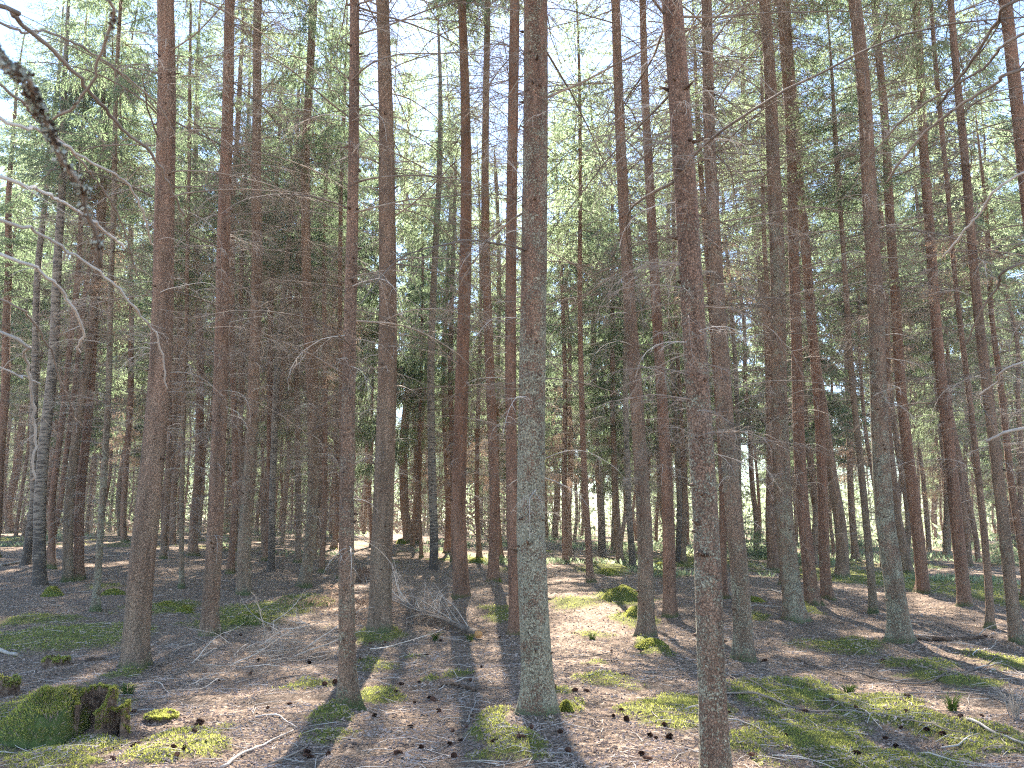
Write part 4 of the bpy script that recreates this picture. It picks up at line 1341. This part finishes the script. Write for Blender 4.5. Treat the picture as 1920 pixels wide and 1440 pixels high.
flat = []
for i in range(8):
    b = Buf(); dead_branch(b, DR, DR.uniform(1.0, 1.9), DR.uniform(.008, .014), .15, DR.uniform(.2, .5), 12, .32, 5, 0, True, .0026, 11, .09, .3)
    flat.append(b.mesh('brushwood', [M_PALE if i % 2 else M_TWIG], True))
brush(455, 1238, 60, (.42, .55), 'sprawling pile of bare dead branches right of the slim dark red spruce', flat, .16, 3)
brush(775, 1166, 60, (.55, .22), 'dense grey tangle of dead twigs between the brown mossy-footed spruce and the dark flared one', flat[::2], .13, 14)
brush(560, 1180, 12, (.5, .4), 'small heap of brushwood on the mossy bank left of the green-footed spruce', flat, .10, 4)
brush(1790, 1190, 9, (.8, .5), 'loose brushwood in shade between the pale-footed grey spruce and the right edge', flat, .08, 5)
brush(1880, 1090, 10, (1.3, 1.0), 'twiggy brushwood behind the dark slim spruce at the right edge', flat, .35, 6)
brush(240, 1030, 9, (1.6, 1.5), 'pale brushwood on the far shaded slope left of the thick red-brown spruce', flat, .15, 7)

pts = np.array([gp(897, 1200), gp(862, 1185), gp(800, 1168), gp(735, 1152), gp(680, 1145)])
pts[:, 2] += [.06, .10, .16, .20, .20]
P = pts[0].copy(); pts = resample(pts, 26) - P
e = empty('fallen_spruce', P, 'fallen thin spruce trunk with an orange cut end and bushy dry branches', 'fallen tree', None)
b = Buf(); tube(b, pts, np.linspace(.05, .018, 26) * DR.uniform(.95, 1.05, 26), 12, 0)
t = obj('trunk', b.mesh('trunk', [M_TWIG], True), e)
dirn = pts[0] - pts[1]; dirn /= np.linalg.norm(dirn)
b = Buf(); tube(b, np.array([pts[0] - dirn * .01, pts[0] + dirn * .012, pts[0] + dirn * .03 + np.array([0, 0, .012])]), [.055, .05, .022], 9, 0)
obj('cut_end', b.mesh('cut_end', [M_CUT]), e)
for i in range(60):
    f = DR.uniform(3, 25); q0 = pts[int(f)]
    o = obj('dead_branch', flat[DR.integers(8)], e, q0, (DR.normal(0, .6), -DR.uniform(.1, .9), math.atan2(-dirn[1], -dirn[0]) + DR.normal(0, .8)), DR.uniform(.35, .75))
drylib = []
for i in range(4):
    lb_ = live_branch(DR, 1.1, .3, 26, .8)
    drylib.append(lb_.mesh('dry_bough', [M_BROWNN, M_TWIG]))
for i in range(16):
    f = DR.uniform(15, 25); q0 = pts[int(f)] + np.array([DR.normal(-.15, .25), DR.normal(.1, .25), DR.uniform(-.1, .08)])
    obj('dry_bough', drylib[i % 4], e, q0, (DR.normal(0, .4), -DR.uniform(-.1, .4), 2.9 + DR.normal(0, .9)), DR.uniform(.5, .85))


# ---- grass tufts, young spruces
def grass(px, py, n, h, label, m=None):
    P = gp(px, py)
    b = Buf()
    for i in range(n):
        a = DR.uniform(0, 6.28); r = DR.uniform(0, .04); l = h * DR.uniform(.6, 1.2); w = DR.uniform(.002, .0035)
        o0 = np.array([r * math.cos(a), r * math.sin(a), -.01]); dd = np.array([math.cos(a), math.sin(a), 0])
        s = DR.uniform(.3, .9)
        pp = np.array([o0, o0 + np.array([0, 0, l * .5]) + dd * l * .15 * s, o0 + np.array([0, 0, l * .75]) + dd * l * .5 * s, o0 + np.array([0, 0, l * .7]) + dd * l * .9 * s])
        tube(b, pp, [w, w * .9, w * .6, w * .2], 3, cap=False)
    o = obj('grass_tuft', b.mesh('grass_tuft', [m or M_GRASS], True), None, P)
    tag(o, label, 'grass tuft', 'grass tufts on the forest floor')


grass(240, 1307, 60, .11, 'spiky grass tuft just right of the hollow stump')
grass(1592, 1300, 60, .10, 'dark green sprig on the mossy bank at lower right')
grass(1785, 1336, 50, .16, 'loose pale grass tuft on the litter near the right edge')
grass(882, 1204, 40, .12, 'thin grass tuft beside the cut end of the fallen trunk')
grass(816, 1203, 50, .14, 'grass tuft under the branches of the fallen trunk')
grass(1110, 1200, 40, .1, 'small green sprig on bare litter right of the thickest trunk')
grass(1905, 1350, 30, .3, 'tall dry grass stalks at the right edge', M_PALE)

SEED = [crown(51, [M_NEEDLE, M_TWIG], 1.7, .62, .15, 34, .05, .75, .11), crown(52, [M_NEEDLE2, M_TWIG], 1.7, .7, .2, 34, .05, .75, .12)]
sb = Buf(); tube(sb, np.array([[0, 0, -.1], [0, 0, .9], [0, 0, 1.7]]), [.014, .009, .003], 7)
sst = sb.mesh('stem', [M_BARK], True)
for i, (px, py, s, lab) in enumerate([
    (1402, 1055, .95, 'waist-high green young spruce behind the grey lichened spruce'),
    (1428, 1048, .7, 'smaller young spruce touching the waist-high one'),
    (1180, 1052, .5, 'knee-high young spruce by the yellowish birch'),
    (1345, 1040, .6, 'young spruce in shade right of the nearest trunk'),
    (1605, 1030, .8, 'young spruce on the green floor behind the thin brown stem'),
    (1690, 1022, 1.0, 'young spruce behind the pale-footed grey spruce'),
    (1800, 1030, .9, 'young spruce on the far green bank near the dark red leaning spruce'),
    (1890, 1060, .8, 'young spruce by the right edge behind the brushwood'),
    (430, 1020, .8, 'young spruce on the far slope behind the orange-red stem'),
    (215, 985, .9, 'young spruce far back left of the thick red-brown spruce'),
]):
    P = gp(px, py)
    e = empty('young_spruce', P, lab, 'young spruce', 'young spruces under the tall trees')
    e.scale = (s, s, s)
    obj('stem', sst, e); obj('crown', SEED[i % 2], e, (0, 0, .05), (0, 0, DR.uniform(0, 6)))

# ---- two trees just outside the frame; their dead boughs reach into view


def arm(e, base, pxs, d0, d1, w0, w1, m, name='dead_branch', lich=0, twig=.16, dens=7, seed=0, label=None, up=.3):
    rng = np.random.default_rng(seed)
    n = len(pxs)
    P3 = [np.array([0, 0, EYE]) + ray(*q) / np.linalg.norm(ray(*q)) * (d0 + (d1 - d0) * i / (n - 1)) for i, q in enumerate(pxs)]
    first = P3[0]
    root = np.array([base[0], base[1], first[2] + up])
    P3 = [root, root * .45 + first * .55 + np.array([0, 0, .05 * (up < 1)])] + P3
    p = resample(P3, 110)
    p[2:] += rng.normal(0, .002, p[2:].shape)
    org = np.array(e.location)
    p = p - org
    r0 = 1.2 * w0 * d0 / F_PX / 2; r1 = 1.2 * w1 * d1 / F_PX / 2
    b = Buf()
    tube(b, p, np.linspace(r0 * 1.25, r1, 110) * rng.uniform(.93, 1.07, 110), 8, 0)
    Ln = float(np.linalg.norm(np.diff(p, axis=0), axis=1).sum())
    twigs_on(b, rng, p, Ln, .0011, dens, twig, 0, True, 3, .3, .6)
    o = obj(name, b.mesh(name, [m], True), e)
    if label: o['label'] = label
    if lich:
        c = Buf()
        for i in range(lich):
            f = rng.uniform(.56, .99) * 109; q0 = p[int(f)] + (p[min(109, int(f) + 1)] - p[int(f)]) * (f % 1)
            dens_ = math.exp(-((f / 109 - .83) / .10) ** 2)
            if rng.random() > .25 + dens_: continue
            for w in range(7):
                dd = rng.normal(0, 1, 3); dd /= np.linalg.norm(dd)
                s = rng.uniform(.0008, .0021) * (1 + dens_ * .7)
                q1 = q0 + dd * (r0 * .8 + rng.uniform(0, .0028) * (1 + dens_ * .9))
                a1 = np.cross(dd, rng.normal(0, 1, 3)); a1 /= np.linalg.norm(a1); a2 = np.cross(dd, a1)
                k = 6
                ring = [q1 + a1 * s * math.cos(t) * rng.uniform(.6, 1.3) + a2 * s * math.sin(t) * rng.uniform(.6, 1.3) + dd * rng.uniform(0, .003) for t in np.arange(k) * PI / 3]
                c.add(np.array(ring + [q1 - dd * .002, q1 + dd * .0015]), [[6, j, (j + 1) % k] for j in range(k)] + [[7, (j + 1) % k, j] for j in range(k)], None, int(rng.random() < .35))
        obj('lichen_tufts', c.mesh('lichen_tufts', [M_LICHEN, M_WOOD]), o)['kind'] = 'stuff'
    return o


def side_tree(x, y, label, seed):
    rng = np.random.default_rng(seed)
    z = float(gz(x, y))
    e = empty('spruce_tree', (x, y, z), label, 'spruce tree', G1)
    t = obj('trunk', trunk_mesh(rng, 19, .13, .09, 8, 24, near=True), e); t['lichen'] = .5; t['red'] = .4
    obj('crown', CROWNS[0], e, (0, 0, 9), (0, 0, 1), (1, 1, .85))
    return e


e = side_tree(-2.0, 1.35, 'lichen-hung spruce outside the left edge, its pale arching dead boughs reaching in', 1)
base = (-2.0, 1.35)
arm(e, base, [(0, 105), (45, 150), (75, 215), (105, 265), (125, 320), (150, 355), (165, 400), (185, 445), (192, 500)], .85, 1.0, 11, 6, M_TWIG, lich=620, twig=.05, dens=4, seed=1, label='thick bough crusted with grey lichen', up=1.5)
arm(e, base, [(0, 12), (24, 30), (110, 105), (170, 172), (230, 240), (285, 290), (315, 345), (345, 402)], 2.0, 2.5, 7, 3.5, M_TWIG, seed=2)
arm(e, base, [(0, 330), (70, 355), (125, 385), (175, 415), (235, 465)], 1.9, 2.3, 6, 3.5, M_PALE, seed=3)
arm(e, base, [(0, 410), (55, 428), (110, 460), (170, 500), (225, 545), (265, 595), (290, 625), (305, 670), (312, 730)], 1.8, 2.1, 7, 2.2, M_PALE, seed=4)
arm(e, base, [(0, 476), (75, 510), (120, 550), (150, 600), (155, 628), (148, 662)], 1.7, 1.9, 6.5, 3.5, M_PALE, seed=5, lich=0)
arm(e, base, [(0, 622), (45, 665), (57, 720), (65, 800), (62, 900)], 1.8, 2.0, 6, 3, M_PALE, seed=6)
arm(e, base, [(0, 222), (70, 240), (155, 295), (225, 333), (258, 375), (277, 430), (285, 458)], 2.1, 2.5, 6, 2.5, M_PALE, seed=7)
arm(e, base, [(0, 160), (60, 215), (150, 300), (220, 400), (260, 520)], 2.4, 2.9, 4, 2, M_TWIG, seed=8)
arm(e, base, [(0, 560), (60, 600), (95, 660), (120, 730), (150, 800)], 2.3, 2.6, 4, 2, M_TWIG, seed=9)
arm(e, base, [(0, 40), (90, 60), (190, 110), (290, 190), (330, 260)], 2.6, 3.1, 4, 2, M_TWIG, seed=10)
arm(e, base, [(0, 690), (40, 705), (75, 720)], 2.2, 2.3, 3.5, 2, M_PALE, seed=12)
arm(e, base, [(60, -60), (205, 0), (200, 70), (180, 130), (150, 185), (100, 225)], 1.3, 1.45, 6, 3.5, M_TWIG, seed=11, lich=60, twig=.04)

e = side_tree(3.9, 2.6, 'spruce outside the right edge, its straight bare boughs slanting down into view', 2)
base = (3.9, 2.6)
arm(e, base, [(1925, 128), (1870, 156), (1800, 198), (1742, 243), (1683, 309), (1665, 340)], 4.0, 4.4, 6, 3, M_TWIG, seed=21)
arm(e, base, [(1925, -5), (1870, 42), (1822, 115), (1773, 180), (1757, 202)], 4.1, 4.5, 6, 3, M_TWIG, seed=22)
arm(e, base, [(1925, 322), (1835, 403), (1794, 451), (1768, 481)], 4.0, 4.3, 5, 2.5, M_PALE, seed=23)
arm(e, base, [(1925, 490), (1870, 539), (1835, 594), (1812, 645)], 4.0, 4.3, 5, 2.5, M_TWIG, seed=24)
arm(e, base, [(1925, 801), (1885, 812), (1850, 827)], 4.0, 4.1, 6, 4, M_PALE, seed=25, twig=.05, dens=3)
arm(e, base, [(1925, 677), (1870, 716), (1836, 741)], 4.0, 4.2, 4, 2.5, M_PALE, seed=26, twig=.1)
arm(e, base, [(1925, 60), (1840, 130), (1700, 220), (1600, 330)], 4.5, 5.2, 5, 2, M_TWIG, seed=27)

# ---- thin spring haze between the trunks
HAZE = 0.0008
bm_v = np.array([[sx, sy, sz] for sx in (-160, 160) for sy in (-12, 175) for sz in (-3.0, 30.0)], float)
hb = Buf(); hb.add(bm_v, None, [[0, 1, 3, 2], [4, 6, 7, 5], [0, 4, 5, 1], [2, 3, 7, 6], [0, 2, 6, 4], [1, 5, 7, 3]])
hm, ns, ls = mat('haze_air')
pv = N(ns, 'ShaderNodeVolumePrincipled')
pv.inputs['Color'].default_value = (1.0, 0.98, 0.94, 1)
pv.inputs['Density'].default_value = HAZE
pv.inputs['Anisotropy'].default_value = 0.2
out = N(ns, 'ShaderNodeOutputMaterial'); ls.new(pv.outputs[0], out.inputs['Volume'])
hz_o = obj('haze', hb.mesh('haze', [hm]))
tag(hz_o, 'thin pale haze filling the air between the trunks', 'haze', kind='stuff')
cy.volume_step_rate = 4
print('TREES', len(TREES), 'background', cnt)
